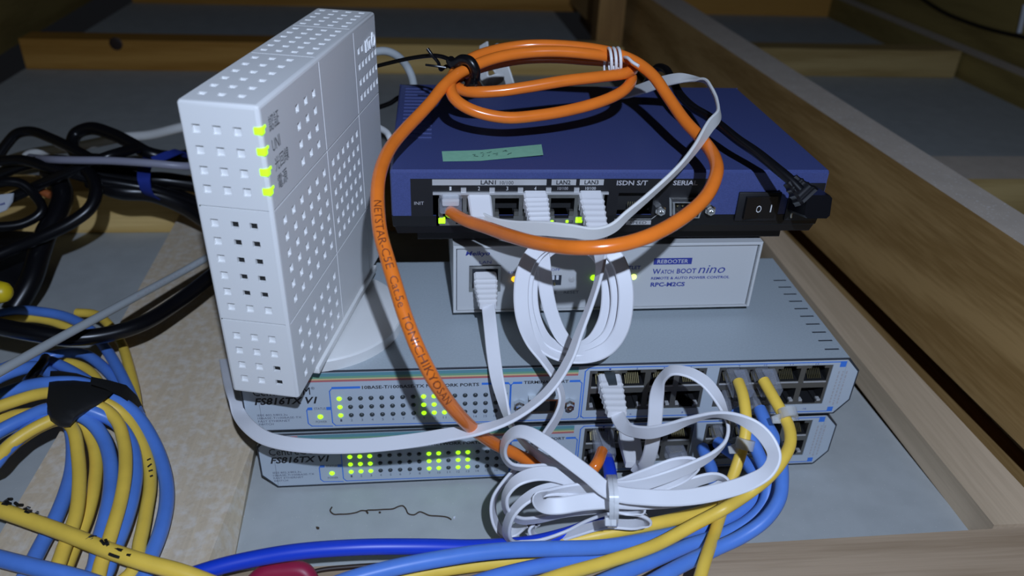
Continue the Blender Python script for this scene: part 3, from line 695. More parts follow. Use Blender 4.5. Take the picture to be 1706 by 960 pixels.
# front
hs_ = [pit(u, t) for u in (6.2, 14.3, 22.3) for t in (126.8, 118.3, 110, 102.2)]
for i, t in enumerate((87.4, 79.2, 71, 63, 55)):
    hs_ += [pit(6.5, t), pit(15, t, 3.2, 3.0, 1.5)[:6]+('onu_hole',), pit(22.8, t, 3.2, 3.0, 1.5)[:6]+('onu_hole',)]
hs_ += [pit(u, 47.4) for u in (7, 15.3, 23.4)]
hs_ += [pit(u, t) for u in (7, 15, 23) for t in (32.3, 24.4)] + [pit(u, t) for u in (7, 15) for t in (16.4, 8.6)] + [pit(23.2, t, 3.2, 3.0, 1.5)[:6]+('onu_hole',) for t in (16.2, 8.4)]
hs_ += [(0, t-.4, OW, t+.4, G, True, None) for t in (94.6, 40.6)]
panel(mb, (e, 0, e), (1, 0, 0), (0, 0, 1), (0, -1, 0), OW-2*e, OH-2*e, [q_ if q_[2]-q_[0] < 20 else (0, q_[1], OW-2*e, q_[3])+q_[4:] for q_ in off(hs_, e, e)], mt='onu_white', hole_mt='onu_white')
# right side
G1, G2 = 63.6, 112.5
hs_ = [pit(u, t, 3.4, 3.4) for u in (35, 44.8, 54.4) for t in (124.6, 117, 109.2, 101.4)]
hs_ += [pit(119+5.6*i, t, 3, 3.4) for i in range(6) for t in (117.4, 109.4, 101.6)] + [pit(119+5.6*i, 125.2, 3, 3.4) for i in range(2)]
hs_ += [pit(10+9.5*i, 86.4-7.6*j, 3.3, 3.5) for i in range(6) for j in range(6)]
hs_ += [pit(70+7.4*i, 86.4-7.6*j, 3.0, 3.5) for i in range(6) for j in range(6)]
hs_ += [pit(10.6+9.3*i, 31.2-7.9*j, 3.3, 3.5) for i in range(6) for j in range(4)]
hs_ = off(hs_, e, e)
LW_, LH_ = OD-2*e, OH-2*e
hs_ += [(g-e-.4, 0, g-e+.4, LH_, G, True, None) for g in (G1, G2)] + [(0, g-e-.4, LW_, g-e+.4, G, True, None) for g in (94.6, 40.6)]
panel(mb, (OW, e, e), (0, 1, 0), (0, 0, 1), (1, 0, 0), LW_, LH_, hs_, mt='onu_white', hole_mt='onu_white')
# top
hs_ = [pit(u, 9+9.6*j, 3.2, 3.2) for u in (6, 13.6, 21.4) for j in range(6)] + [pit(u, 69+7.6*j, 3.2, 2.8) for u in (5, 12, 19, 26) for j in range(6)] + [pit(u, 117+7*j, 3.2, 2.6) for u in (5, 12, 19, 26) for j in range(5)]
hs_ = off(hs_, e, e) + [(0, g-e-.4, OW-2*e, g-e+.4, G, True, None) for g in (G1, G2)]
panel(mb, (e, e, OH), (1, 0, 0), (0, 1, 0), (0, 0, 1), OW-2*e, LW_, hs_, mt='onu_white', hole_mt='onu_white')
mb.build('body', 'onu_white', r, smooth=25)
for t in (127.8, 119.6, 111.3, 103.2):
    l = MB(); l.box(OW-3.0, -.35, t-1.5, OW+.35, 2.5, t+1.5, .4); l.box(OW-1, 2.0, t+.3, OW+.35, 3.8, t+1.5, .25); l.build('status_light', 'led_green', r)
D = dict(O=(OW, 0, 0), U=(0, 1, 0), Vv=(0, 0, 1), N=(1, 0, 0))
for s, u0, u1, t, h in (('認証', 6.6, 16.4, 128.0, 6.2), ('UNI', 7.2, 14.8, 119.2, 4.8), ('光回線', 7.4, 21.2, 111.4, 5.8), ('電源', 8, 17.4, 103.6, 6.0)): tx = MB(); text(tx, s, u0, t-h/2, u1, t+h/2, **D); tx.build('lettering', 'onu_print', r, smooth=0)
lg = MB(); text3d(lg, 'NTT', 130, 121.5, 139, 127.5, h=.6, **D)
tube(lg, [Vec((OW+.25, 143.6+2.6*math.cos(q), 124.6+3.4*math.sin(q))) for q in [i*2*math.pi/20 for i in range(21)]], .5, 8)
tube(lg, [Vec((OW+.3, 142.6+1.0*math.cos(q), 127.4+1.1*math.sin(q))) for q in [i*2*math.pi/12 for i in range(13)]], .4, 8)
lg.build('logo', 'logo_print', r, smooth=0)
Mi = M.inverted(); c0 = Mi @ Vec((-42.6, 11.4, 84.75)); up = (Mi.to_3x3() @ Vec((0, 0, 1))).normalized()
sd = MB(); sd.lathe(c0, up, [(45.5, 0), (45.5, 5.6), (44.9, 6.6), (43.7, 7.0), (30, 7.6), (.01, 7.6)], 72); sd.build('stand', 'stand_white', r, smooth=20)
cr = MB(); cr.box(-1.5, 22, -2.4, OW+1.6, OD-30, 1.2, .5); cr.build('cradle', 'stand_white', r)

# ------------------------------------------------------------------ cables
def Zp(x, y, z): return onZ(x, y, z)
def cable(name, pts, r, m, label, cat, group=None, n_per=8, n=12, taper=None):
    mb = MB(); pa = path3(pts, n_per); tube(mb, pa, r, n, taper=taper)
    o = mb.build(name, m, smooth=60); tag(o, label, cat, group); return o, pa
def flat(name, pts, m, label, cat='flat cable', group=None, w=7.2, t=1.5, n_per=8):
    mb = MB(); fr = ribbon(mb, pts, w, t, n_per); o = mb.build(name, m, smooth=40); tag(o, label, cat, group); return o, fr
def white_plug(parent, mouth, end, wdir, wa=11.8, wb=8.4, ha=8.0, hb=3.4, ribs=5, latch=True, m='plug_white', inset=6):
    mouth, end = Vec(mouth), Vec(end); mb = MB(); t = (end-mouth).normalized()
    boot(mb, mouth, end, wa, wb, ha, hb, wdir, ribs, .45)
    o = mb.build('plug', m, parent, world=True, smooth=30)
    return o
def clear_plug(parent, mouth, out, up, ln=14, w=11.6, h=7.6):
    mouth, out, up = Vec(mouth), Vec(out).normalized(), Vec(up); up = (up-out*up.dot(out)).normalized(); sd = out.cross(up)
    mb = MB()
    boot(mb, mouth-out*6, mouth+out*ln, w, w*.92, h, h*.9, sd)
    o = mb.build('plug', 'plug_clear', parent, world=True, smooth=0)
    la_ = MB(); boot(la_, mouth+up*(h/2+.4), mouth+out*ln*.9+up*(h/2+2.4), 6, 3.4, 1.2, 1.0, sd); la_.build('latch', 'plug_clear', o, smooth=0) if False else la_.build('latch', 'plug_clear', o, smooth=0, world=False) if False else None
    k = MB(); boot(k, mouth+up*(h/2+.4), mouth+out*ln*.9+up*(h/2+2.4), 6, 3.4, 1.2, 1.0, sd)
    l = k.build('latch', 'plug_clear', parent, world=True, smooth=0); l.parent = o
    pins = MB()
    for i in range(8): c = mouth - out*1 + sd*(-3.6+i*1.02) - up*(h*.3); pins.add(*boxat(c, out, sd, up, 5, .5, 1.4))
    g = pins.build('contact', 'gold', parent, world=True, smooth=0); g.parent = o
    return o
def boxat(c, a, b, u, la_, lb, lu):
    vs = [c + a*(la_/2*i) + b*(lb/2*j) + u*(lu/2*k) for i in (-1, 1) for j in (-1, 1) for k in (-1, 1)]
    return vs, [(0, 1, 3, 2), (4, 6, 7, 5), (0, 4, 5, 1), (2, 3, 7, 6), (0, 2, 6, 4), (1, 5, 7, 3)]
XU = Vec((1, 0, 0))

# ---- orange cable: router jack, three coils, bottom switch
OPTS = [(750, 353, 384), (775, 367, 372), (810, 379, 358), (850, 393, 340), (900, 406, 322), (960, 413, 310), (1020, 410, 308), (1080, 394, 312), (1140, 361, 322), (1178, 325, 333), (1194, 288, 344), (1190, 262, 356), (1172, 235, 370), (1140, 200, 384), (1112, 160, 396), (1088, 126, 404), (1062, 105, 410), (1030, 91, 415), (990, 82, 419), (930, 76, 422), (876, 76, 423), (825, 84, 420), (785, 98, 413), (760, 118, 404), (750, 142, 396), (758, 165, 391), (785, 183, 390), (840, 196, 392), (900, 192, 395), (960, 181, 399), (1010, 166, 404), (1040, 150, 410), (1052, 132, 418), (1045, 116, 426),
 (1020, 104, 430), (970, 99, 434), (920, 96, 436), (870, 98, 436), (825, 106, 433), (785, 118, 426), (762, 132, 416), (762, 146, 405), (785, 153, 399), (830, 152, 398), (880, 145, 399), (940, 135, 401), (1000, 128, 405), (1042, 122, 411), (1056, 112, 419), (1048, 102, 424),
 (1028, 97, 421), (990, 91, 416), (930, 86, 413), (876, 88, 411), (825, 97, 407), (785, 112, 402), (760, 125, 397), (738, 145, 391), (720, 168, 385), (700, 190, 378), (675, 216, 368), (652, 244, 356), (638, 272, 345), (630, 305, 334), (629, 345, 325), (634, 390, 318), (645, 430, 314), (660, 480, 311), (676, 530, 308), (698, 585, 306), (722, 632, 310), (750, 674, 322), (785, 712, 344), (825, 740, 370), (860, 757, 380), (900, 778, 388), (945, 796, 394), (975, 794, 398), (993, 775, 396), (1003, 752, 408)]
orange, opath = cable('orange_network_cable', OPTS, 3.0, 'orange_pvc', 'orange round network cable looped over the blue router and down to the bottom switch', 'network cable', n_per=6, n=14)
clear_plug(orange, RP(PC[0], 15.5, 0), (0, -1, -.12), (0, 0, -1), 7)
wb_ = MB(); boot(wb_, RP(PC[0], 14, -4), RP(PC[0], 14.6, 4.5), 8.6, 8.0, 4.4, 4.0, XU); wb_.build('plug_glint', 'tie_white', orange, world=True, smooth=0)  # white block added inside the clear plug, stands in for its bright reflection
clear_plug(orange, S2P(187.5, 10, 0), (0, -1, -.35), (0, 0, 1), 13)
acc = [0]
for a, b in zip(opath, opath[1:]): acc.append(acc[-1]+(b-a).length)
i0 = min(range(len(opath)), key=lambda i: abs(i-6*OPTS.index((629, 345, 325)))); i1 = 6*OPTS.index((750, 674, 322))
wt = MB(); wrap_text(wt, 'NETSTAR-C5E  Cat.5e  TONICHIKYOSAN', opath, 3.0, acc[i0]-1, acc[i1]-acc[i0]-4, 3.3, facing=CAM, angle0=0.05)
wt.build('lettering', 'orange_print', orange, world=True, smooth=0)
# black cord tie at the left end of the coil, white wire tie at the right end
tie, _ = cable('cord_tie', [(600, 118, 470), (640, 107, 450), (690, 96, 430), (728, 93, 412), (748, 99, 402), (757, 106, 398), (770, 99, 395), (783, 102, 393), (791, 114, 394), (792, 128, 398), (788, 138, 404), (775, 134, 418), (762, 120, 428), (745, 110, 420), (734, 116, 412), (730, 104, 408), (720, 92, 405), (712, 81, 404)], 2.0, 'black_pvc', 'black cord knotted round the left end of the orange coil', 'cable tie', taper=lambda s: .55 if s < .25 else (1.25 if s < .62 else .45))
kn = MB(); kn.lathe(P(788, 134, 400), (P(788, 144, 400)-P(788, 130, 400)), [(1.6, -2), (3, 0), (5, 3.2), (4, 4), (.1, 4)], 14); kn.build('knot', 'black_pvc', tie, world=True)
kn = MB(); tube(kn, path3([(709, 108, 405), (725, 110, 407), (745, 113, 408)]), .6, 8); kn.build('cord_end', 'black_pvc', tie, world=True)
hp = []
cA, cB = P(1009, 104, 417), P(1034, 103, 417); ax = (cB-cA).normalized(); a_ = (dn-ax*dn.dot(ax)).normalized(); b_ = ax.cross(a_)
for i in range(44): th = i/13*2*math.pi; hp.append(cA.lerp(cB, i/43) + a_*math.cos(th)*6.9 + b_*math.sin(th)*9.5)
hp += [P(1045, 96, 406), P(1054, 104, 402), P(1064, 110, 400)]
cable('wire_tie', hp, .85, 'tie_white', 'white plastic wire wound three times round the right end of the orange coil', 'cable tie', n_per=3, n=8)

# ---- flat white cable A: second router jack, over the router to the back
FA, fr = flat('flat_network_cable', [(803, 366, 380, 22), (825, 375, 374, 22), (860, 380, 366, 22), (905, 381, 356, 22), (950, 385, 348, 21), (990, 389, 344, 18), (1020, 380, 342, 15), (1045, 358, 341, 12), (1080, 328, 342, 9), (1130, 281, 346, 8), (1156, 250, 353, 10), (1182, 211, 366, 15), (1197, 192, 377, 10), (1195, 172, 388, 6), (1186, 150, 398, 6), (1176, 137, 406, 6), (1160, 133, 414, 9), (1130, 131, 424, 16), (1101, 137, 436, 15), (1078, 145, 448, 14), (1052, 153, 464, 12), (1024, 158, 490, 12), (1000, 180, 530, 14)], 'flat_grey', 'white flat cable from the second router jack arching over the blue lid', group=None)
pa_ = RP(PC[1], 14.6, -3); white_plug(FA, pa_, P(803, 367, 379), XU, 11.6, 10.6, 8, 5, 0)

# ---- flat cable: white box -> bundle -> hanging ring -> fourth router jack
WB = WL + Vec((17.1, 1.9, -20.2))
main = [(813, 508, 408, 21), (817, 545, 400, 22), (822, 590, 395, 23), (828, 630, 391, 22), (837, 665, 388, 18), (846, 695, 386, 11), (857, 718, 384, 8), (880, 745, 384, 12), (930, 780, 378, 20), (985, 806, 366, 22), (1020, 812, 358, 24),
 (1075, 792, 352, 24), (1125, 772, 350, 22), (1150, 768, 350, 14), (1157, 776, 353, 6), (1140, 793, 357, 14), (1080, 814, 358, 20), (1020, 825, 356, 22),
 (975, 806, 356, 22), (943, 796, 352, 22), (910, 789, 349, 20), (883, 792, 347, 17), (859, 803, 346, 13), (844, 822, 347, 8), (842, 841, 350, 8), (850, 857, 354, 12), (869, 867, 358, 15), (895, 866, 362, 15), (940, 855, 364, 18), (1016, 845, 362, 20),
 (1075, 830, 360, 22), (1140, 808, 358, 22), (1190, 795, 358, 18), (1207, 800, 360, 6), (1195, 814, 362, 14), (1130, 832, 358, 20), (1060, 836, 348, 22), (1018, 834, 341, 25),
 (970, 837, 337, 27), (930, 843, 335, 27), (908, 842, 336, 22), (899, 834, 340, 10), (907, 823, 345, 12), (935, 818, 349, 20), (985, 814, 352, 22), (1025, 824, 354, 20), (1060, 838, 352, 12), (1068, 846, 354, 6), (1050, 850, 357, 12), (1010, 838, 356, 18),
 (943, 816, 352, 18), (902, 819, 348, 14), (875, 833, 346, 10), (856, 852, 346, 9), (846, 873, 350, 9), (846, 894, 356, 10), (860, 904, 362, 12), (900, 902, 366, 12), (945, 885, 368, 8), (980, 867, 366, 7), (1016, 856, 362, 7), (1060, 858, 358, 8), (1078, 866, 360, 6), (1060, 874, 364, 8), (1008, 874, 368, 7), (953, 889, 372, 7), (915, 900, 376, 7), (892, 896, 378, 6), (884, 884, 378, 6), (889, 873, 380, 8), (876, 872, 384, 10), (855, 886, 386, 12), (838, 888, 384, 8), (826, 873, 382, 7), (821, 849, 382, 7), (824, 828, 383, 7), (838, 806, 385, 8), (865, 775, 388, 8), (895, 742, 388, 10), (912, 720, 386, 14), (930, 690, 382, 13), (936, 662, 380, 10), (925, 630, 380, 10), (905, 600, 379, 11), (884, 568, 377, 18), (871, 528, 373, 24), (868, 490, 370, 25), (873, 452, 367, 25), (890, 420, 366, 24),
 (925, 399, 369, 20), (965, 395, 371, 18), (1003, 407, 371, 22), (1028, 432, 370, 26), (1041, 470, 371, 26), (1042, 515, 374, 26), (1032, 555, 378, 25), (1008, 583, 382, 24), (970, 596, 384, 18), (930, 593, 384, 15), (900, 573, 382, 18), (882, 538, 378, 24), (875, 495, 374, 25), (880, 452, 371, 25), (897, 420, 371, 24),
 (930, 402, 374, 18), (965, 401, 375, 18), (998, 415, 374, 22), (1019, 442, 373, 26), (1029, 480, 375, 26), (1028, 522, 379, 26), (1014, 560, 383, 25), (985, 582, 386, 20), (950, 585, 387, 14), (915, 570, 386, 16), (893, 538, 383, 22), (884, 495, 380, 24), (888, 455, 378, 24), (905, 425, 378, 22),
 (935, 408, 380, 16), (965, 408, 380, 18), (995, 424, 378, 22), (1011, 455, 378, 25), (1014, 500, 381, 25), (1006, 540, 385, 24), (985, 570, 388, 20), (958, 579, 389, 16), (936, 560, 387, 22), (920, 525, 384, 23), (911, 490, 381, 24), (907, 455, 379, 24), (905, 425, 377, 22), (903, 400, 375, 22), (900, 378, 376, 24)]
main = [(x, y, d, v) for x, y, d, v in main]
FB, fr = flat('flat_network_cable', main, 'flat_white', 'long white flat cable from the small white box, hung in a ring below the router', n_per=6)
white_plug(FB, WB, P(813, 511, 407), XU, 12.2, 8.6, 8.4, 3.6, 5)
white_plug(FB, RP(PC[3], 14.2, -2), P(901, 381, 374), XU, 11.8, 9, 8, 3.6, 6)

# ---- flat cable: last LAN jack -> edge-on across the front -> behind the fibre unit
FC, fr = flat('flat_network_cable', [(997, 392, 372, 22), (1000, 415, 364, 20), (1001, 440, 358, 10), (996, 468, 354, 6), (984, 506, 351, 6), (965, 555, 349, 9), (950, 595, 348, 11), (925, 637, 349, 11), (897, 667, 346, 9), (850, 699, 342, 7), (800, 716, 342, 12), (750, 724, 346, 18), (690, 734, 352, 20), (615, 742, 358, 21), (540, 744, 364, 22), (477, 739, 370, 20), (440, 729, 376, 19), (415, 711, 384, 17), (398, 688, 395, 12), (391, 664, 402, 10), (384, 638, 420, 12), (376, 600, 450, 14)], 'flat_white', 'white flat cable sweeping low across both switches and up behind the fibre unit')
white_plug(FC, RP(PC[5], 14.2, -2), P(997, 394, 371), XU, 11.8, 9, 8, 3.6, 6)

# ---- flat cable: top switch jack -> big right loop -> bundle -> loop -> second jack of the bottom switch
FF, fr = flat('flat_network_cable', [(1028, 690, 388, 26), (1036, 706, 380, 23), (1052, 717, 372, 17), (1080, 721, 363, 21), (1112, 714, 356, 20), (1150, 700, 350, 14), (1190, 691, 344, 10), (1225, 696, 339, 14), (1258, 712, 335, 20), (1280, 735, 332, 20), (1290, 760, 331, 15), (1280, 784, 331, 14), (1250, 803, 331, 20), (1200, 819, 332, 23), (1140, 829, 335, 24), (1080, 829, 338, 24), (1016, 819, 336, 24),
 (980, 791, 336, 24), (943, 763, 337, 23), (902, 734, 341, 21), (880, 722, 345, 16), (861, 720, 350, 12), (845, 731, 356, 8), (839, 748, 361, 7), (842, 764, 364, 9), (854, 776, 366, 12), (877, 780, 367, 14), (912, 779, 366, 14), (955, 790, 364, 20), (1020, 812, 350, 24),
 (1065, 808, 345, 24), (1115, 793, 343, 23), (1160, 774, 343, 20), (1192, 755, 345, 14), (1209, 735, 349, 9), (1213, 712, 353, 7), (1207, 688, 357, 12), (1193, 658, 361, 19), (1172, 634, 364, 19), (1145, 620, 367, 15), (1120, 618, 371, 9), (1104, 630, 377, 6), (1095, 655, 382, 20), (1092, 690, 386, 25), (1088, 730, 392, 25), (1080, 765, 402, 24), (1068, 782, 412, 18), (1058, 776, 420, 20)], 'flat_white', 'white flat cable looping out at right from the first jack of the upper switch', n_per=7)
white_plug(FF, S1P(187.5, 10.5, 0), P(1028, 691, 387), XU, 12, 9.4, 8, 3.8, 5)
lt = MB(); boot(lt, S1P(187.5, 6.2, -1), S1P(187.5, 6.8, 9), 5.6, 4.4, 1.2, 1.2, XU); lt.build('latch', 'led_off', FF, world=True, smooth=0)
white_plug(FF, S2P(202.4, 11, 0), P(1057, 775, 421), XU, 11.6, 9.6, 8, 4, 0)

# zip ties round the bundle
for k, (dx, nm) in enumerate(((1, 'left of the two clear zip ties round the white flat-cable bundle'), (9, 'right of the two clear zip ties round the white flat-cable bundle'))):
    c = [P(1014+dx, 793, 352), P(1016+dx, 806, 331), P(1018+dx, 830, 326), P(1018+dx, 856, 329), P(1016+dx, 876, 345), P(1012+dx, 870, 372), P(1010+dx, 830, 386), P(1011+dx, 800, 378)]
    pa = [Vec(p) for p in crom(c, 5, True)]; mb = MB(); n = len(pa); rings = []
    for i in range(n):
        t = (pa[(i+1) % n]-pa[i-1]).normalized(); w_ = (rt-t*rt.dot(t)).normalized(); nv = t.cross(w_)
        rings.append([pa[i]+w_*x+nv*y for x, y in ((-.95, -.4), (.95, -.4), (.95, .4), (-.95, .4))])
    mb.loft(rings, closed=True); z = mb.build('zip_tie', 'tie_clear', smooth=30); tag(z, nm, 'zip tie', 'zip ties on the flat-cable bundle')
    h = MB(); h.add(*boxat(P(1012+dx, 868, 334), rt, dn, fw, 2.6, 3.4, 3)); h.build('head', 'tie_clear', z, world=True, smooth=0)

# ---- patch cables of the right-hand ports
PG = 'patch cables at the right-hand switch ports'
Y1, _ = cable('yellow_network_cable', [(1230, 636, 408), (1238, 660, 400), (1243, 700, 392), (1240, 735, 388), (1228, 775, 386), (1214, 815, 386), (1203, 850, 385), (1190, 890, 372), (1176, 930, 354), (1162, 975, 342), (1140, 1030, 330)], 2.9, 'yellow_pvc', 'yellow cable dropping straight down from the ninth jack of the upper switch', 'network cable', PG)
Y2, _ = cable('yellow_network_cable', [(1272, 634, 410), (1288, 662, 402), (1305, 692, 394), (1315, 715, 388), (1316, 740, 382), (1301, 770, 376), (1279, 796, 372), (1253, 817, 368), (1210, 846, 374), (1161, 872, 371), (1112, 899, 365), (1079, 914, 359), (999, 940, 348), (930, 960, 338), (850, 990, 328)], 3.0, 'yellow_pvc', 'yellow cable bowing right from the tenth jack, then lying over the blue cables', 'network cable', PG)
Y3, _ = cable('yellow_network_cable', [(1285, 735, 440), (1275, 765, 425), (1252, 798, 410), (1218, 831, 398), (1180, 850, 389), (1134, 863, 383), (1069, 877, 376), (1000, 891, 372), (946, 904, 372), (900, 926, 370), (850, 934, 366), (804, 940, 362), (720, 952, 354), (640, 970, 346)], 3.2, 'yellow_pvc', 'yellow cable passing below the zip ties and under the light blue cable', 'network cable', PG)
B1, _ = cable('blue_network_cable', [(1266, 682, 414), (1276, 705, 406), (1290, 732, 398), (1300, 765, 388), (1303, 800, 380), (1298, 832, 374), (1275, 866, 370), (1236, 894, 368), (1194, 914, 365), (1130, 945, 354), (1060, 985, 340)], 3.3, 'blue_pvc', 'blue cable making the outermost bend at lower right', 'network cable', PG)
B2, _ = cable('blue_network_cable', [(1226, 684, 414), (1246, 720, 406), (1266, 762, 398), (1280, 803, 390), (1274, 840, 386), (1248, 868, 384), (1210, 888, 381), (1150, 908, 372), (1080, 938, 358), (1010, 966, 346), (940, 1000, 336)], 3.3, 'blue_pvc', 'blue cable just inside the outermost blue bend at lower right', 'network cable', PG)
B3, _ = cable('blue_network_cable', [(1196, 738, 434), (1225, 758, 420), (1248, 776, 408), (1262, 800, 400), (1258, 828, 396), (1235, 850, 392), (1195, 872, 388), (1119, 890, 380), (1060, 903, 371), (1000, 912, 364), (940, 914, 358), (860, 916, 350), (800, 921, 345), (740, 930, 340), (690, 939, 336), (640, 950, 332), (570, 970, 326), (500, 1000, 320)], 3.6, 'blue_pvc', 'light blue cable with a long highlight crossing the bottom of the photo', 'network cable', PG)
B4, _ = cable('blue_network_cable', [(1170, 745, 440), (1190, 800, 420), (1185, 850, 404), (1140, 888, 394), (1080, 914, 381), (1010, 928, 370), (940, 936, 361), (860, 952, 352), (790, 972, 344), (720, 1000, 336)], 3.4, 'blue_pvc', 'blue cable below the light blue one, slipping out under the yellow', 'network cable', PG)
NV, _ = cable('navy_network_cable', [(1010, 762, 436), (1016, 785, 424), (1018, 830, 408), (1008, 862, 392), (975, 880, 382), (930, 895, 374), (880, 906, 368), (800, 912, 361), (700, 911, 354), (600, 912, 349), (500, 919, 346), (430, 930, 344), (360, 946, 341), (290, 970, 338), (200, 1010, 332)], 3.6, 'navy_pvc', 'dark blue cable crossing the bottom left, above the light blue one', 'network cable', PG)
clear_plug(Y1, S1P(256.5, 10, 0), (0, -1, -.25), (0, 0, 1), 12); clear_plug(Y2, S1P(272, 10, 0), (0, -1, -.25), (0, 0, 1), 12)
clear_plug(B2, S1P(256.5, 24, 0), (0, -1, -.3), (0, 0, -1), 11); clear_plug(B1, S1P(272, 24, 0), (0, -1, -.3), (0, 0, -1), 11)
clear_plug(B3, S2P(256.5, 10, 0), (0, -1, -.3), (0, 0, 1), 11); clear_plug(B4, S2P(240+5, 11, 0) if False else S2P(230.8, 24, 0), (.2, -1, -.3), (0, 0, -1), 9)
clear_plug(Y3, S2P(272, 10, 0), (0, -1, -.3), (0, 0, 1), 11); clear_plug(NV, S2P(187.5, 24, 0), (0, -1, -.3), (0, 0, -1), 9)
for i, (c, c2, r_, nm) in enumerate(((P(1241, 740, 386), P(1238, 752, 386), 4.6, 'clear plastic clip round the straight yellow cable'), (P(1313, 690, 392), P(1316, 702, 390), 4.6, 'clear plastic clip round the bowed yellow cable'))):
    mb = MB(); ax = (c2-c).normalized(); mb.lathe(c, ax, [(3.3, -2.5), (r_, -2.5), (r_, 2.5), (3.3, 2.5), (3.3, -2.5)], 18); z = mb.build('cable_clip', 'clip_clear', smooth=30); tag(z, nm, 'cable clip', 'clear clips on the yellow cables')
    t_ = MB(); boot(t_, c-rt*3+dn*2, c-rt*8+dn*3, 5, 3.5, 2, 1.6, dn); t_.build('tab', 'clip_clear', z, world=True, smooth=0)
# red and brown leads at the bottom edge
cable('red_cable', [(420, 975, 352), (440, 957, 352), (470, 952, 352), (505, 953, 352), (520, 975, 352)], 4.2, 'red_pvc', 'short dark red lead peeping out under the dark blue cable', 'lead')
cable('brown_cable', [(500, 962, 362), (530, 951, 364), (580, 945, 366), (640, 941, 368), (720, 935, 370)], 1.1, 'brown_pvc', 'thin brown lead beside the dark red one', 'lead')

# ---- the coil at left
R_ = 3.6
ext = lambda z: [Zp(20, 1060, z), Zp(-130, 1050, z+4), Zp(-230, 950, z+4), Zp(-220, 830, z+4), Zp(-120, 745, z+6)]
blue_turns = [
 [(-30, 668, 44), (0, 658, 46), (40, 645, 48), (85, 638, 50), (140, 640, 48), (190, 664, 42), (225, 690, 36), (255, 735, 30), (274, 788, 26), (278, 830, 25), (269, 880, 25), (252, 925, 25), (228, 975, 25)],
 [(-30, 735, 40), (0, 718, 42), (40, 698, 45), (80, 682, 48), (130, 680, 48), (165, 690, 44), (195, 706, 38), (218, 740, 33), (226, 785, 31), (220, 830, 31), (205, 880, 31), (188, 920, 31), (165, 970, 31)],
 [(-20, 780, 36), (10, 750, 39), (50, 715, 42), (85, 695, 44), (125, 690, 45), (150, 702, 42), (172, 730, 38), (183, 765, 36), (185, 805, 35), (179, 850, 35), (166, 900, 34), (148, 965, 33)],
 [(-20, 640, 36), (20, 620, 38), (60, 612, 40), (100, 640, 40), (112, 690, 34), (121, 730, 29), (120, 780, 27), (110, 820, 26), (92, 865, 26), (68, 910, 26), (40, 965, 26)]]
yellow_turns = [
 [(-20, 684, 42), (20, 670, 44), (60, 658, 46), (95, 654, 48), (140, 660, 47), (180, 674, 42), (210, 695, 36), (233, 732, 31), (248, 775, 28), (250, 810, 27), (244, 850, 27), (234, 900, 27), (215, 960, 27)],
 [(-20, 772, 38), (20, 738, 41), (55, 715, 44), (90, 698, 46), (130, 680, 49), (165, 678, 46), (192, 698, 42), (206, 735, 39), (209, 780, 38), (202, 830, 37), (188, 880, 37), (170, 935, 36), (150, 985, 35)],
 [(-10, 765, 33), (30, 735, 36), (70, 710, 39), (100, 700, 41), (121, 714, 42), (130, 760, 39), (132, 805, 38), (126, 860, 37), (108, 910, 36), (84, 970, 35)],
 [(-10, 700, 30), (40, 690, 34), (90, 690, 37), (130, 698, 37), (150, 725, 33), (160, 765, 31), (156, 815, 30), (143, 865, 29), (122, 915, 28), (98, 975, 28)]]
def coil(name, turns, m, label):
    pts = []
    for k, t in enumerate(turns):
        pts += [Zp(*q) for q in t]
        if k < len(turns)-1: pts += ext(t[-1][2])
    o, pa = cable(name, pts, R_ if m == 'blue_pvc' else 3.25, m, label, 'network cable', n_per=6); return o
CB = coil('blue_network_cable', blue_turns, 'blue_pvc', 'blue network cable wound in the taped coil on the pale plank at left')
CY = coil('yellow_network_cable', yellow_turns, 'yellow_pvc', 'yellow network cable wound in the taped coil on the pale plank at left')
for nm, m, pts, r_, lab in (
  ('blue_network_cable', 'blue_pvc', [(232, 694, 30), (214, 650, 30), (192, 606, 30), (172, 575, 30), (148, 548, 30), (110, 528, 30), (70, 520, 30), (30, 518, 28), (-30, 530, 26)], 3.3, 'blue cable running up from the tape and curling left under the black cord'),
  ('blue_network_cable', 'blue_pvc', [(220, 690, 25), (205, 655, 25), (182, 622, 25), (150, 595, 25), (132, 588, 24), (100, 590, 22), (60, 600, 22), (-20, 620, 22)], 3.3, 'second blue cable above the tape, half hidden by a black cord'),
  ('blue_network_cable', 'blue_pvc', [(165, 648, 40), (135, 628, 40), (105, 611, 40), (80, 601, 40), (50, 600, 38), (20, 608, 36), (-30, 630, 34)], 3.2, 'blue cable entering the top edge of the black tape, passing under the grey cable'),
  ('yellow_network_cable', 'yellow_pvc', [(170, 650, 33), (158, 628, 33), (140, 613, 33), (115, 605, 33), (90, 606, 31), (60, 618, 30)], 3.0, 'yellow cable entering the top edge of the black tape'),
  ('yellow_network_cable', 'yellow_pvc', [(230, 700, 25), (225, 655, 25), (215, 612, 25), (202, 572, 25), (182, 542, 25), (158, 524, 24), (128, 521, 23)], 3.0, 'yellow cable rising highest from the tape past the black cord'),
  ('yellow_network_cable', 'yellow_pvc', [(150, 560, 22), (115, 546, 23), (80, 534, 24), (40, 530, 24), (-20, 540, 24)], 3.0, 'yellow cable curving left just under the blue one')):
    cable(nm, [Zp(*q) for q in pts], r_, m, lab, 'network cable', 'cables running up from the taped coil')
MK, mpath = cable('yellow_network_cable', [Zp(-70, 828, 46), Zp(0, 850, 46), Zp(60, 871, 46), Zp(120, 893, 47), Zp(180, 917, 47), Zp(240, 937, 46), Zp(300, 953, 44), Zp(360, 975, 40), Zp(440, 1010, 36)], 3.5, 'yellow_pvc', 'yellow cable with black pen marks lying across the coil', 'network cable')
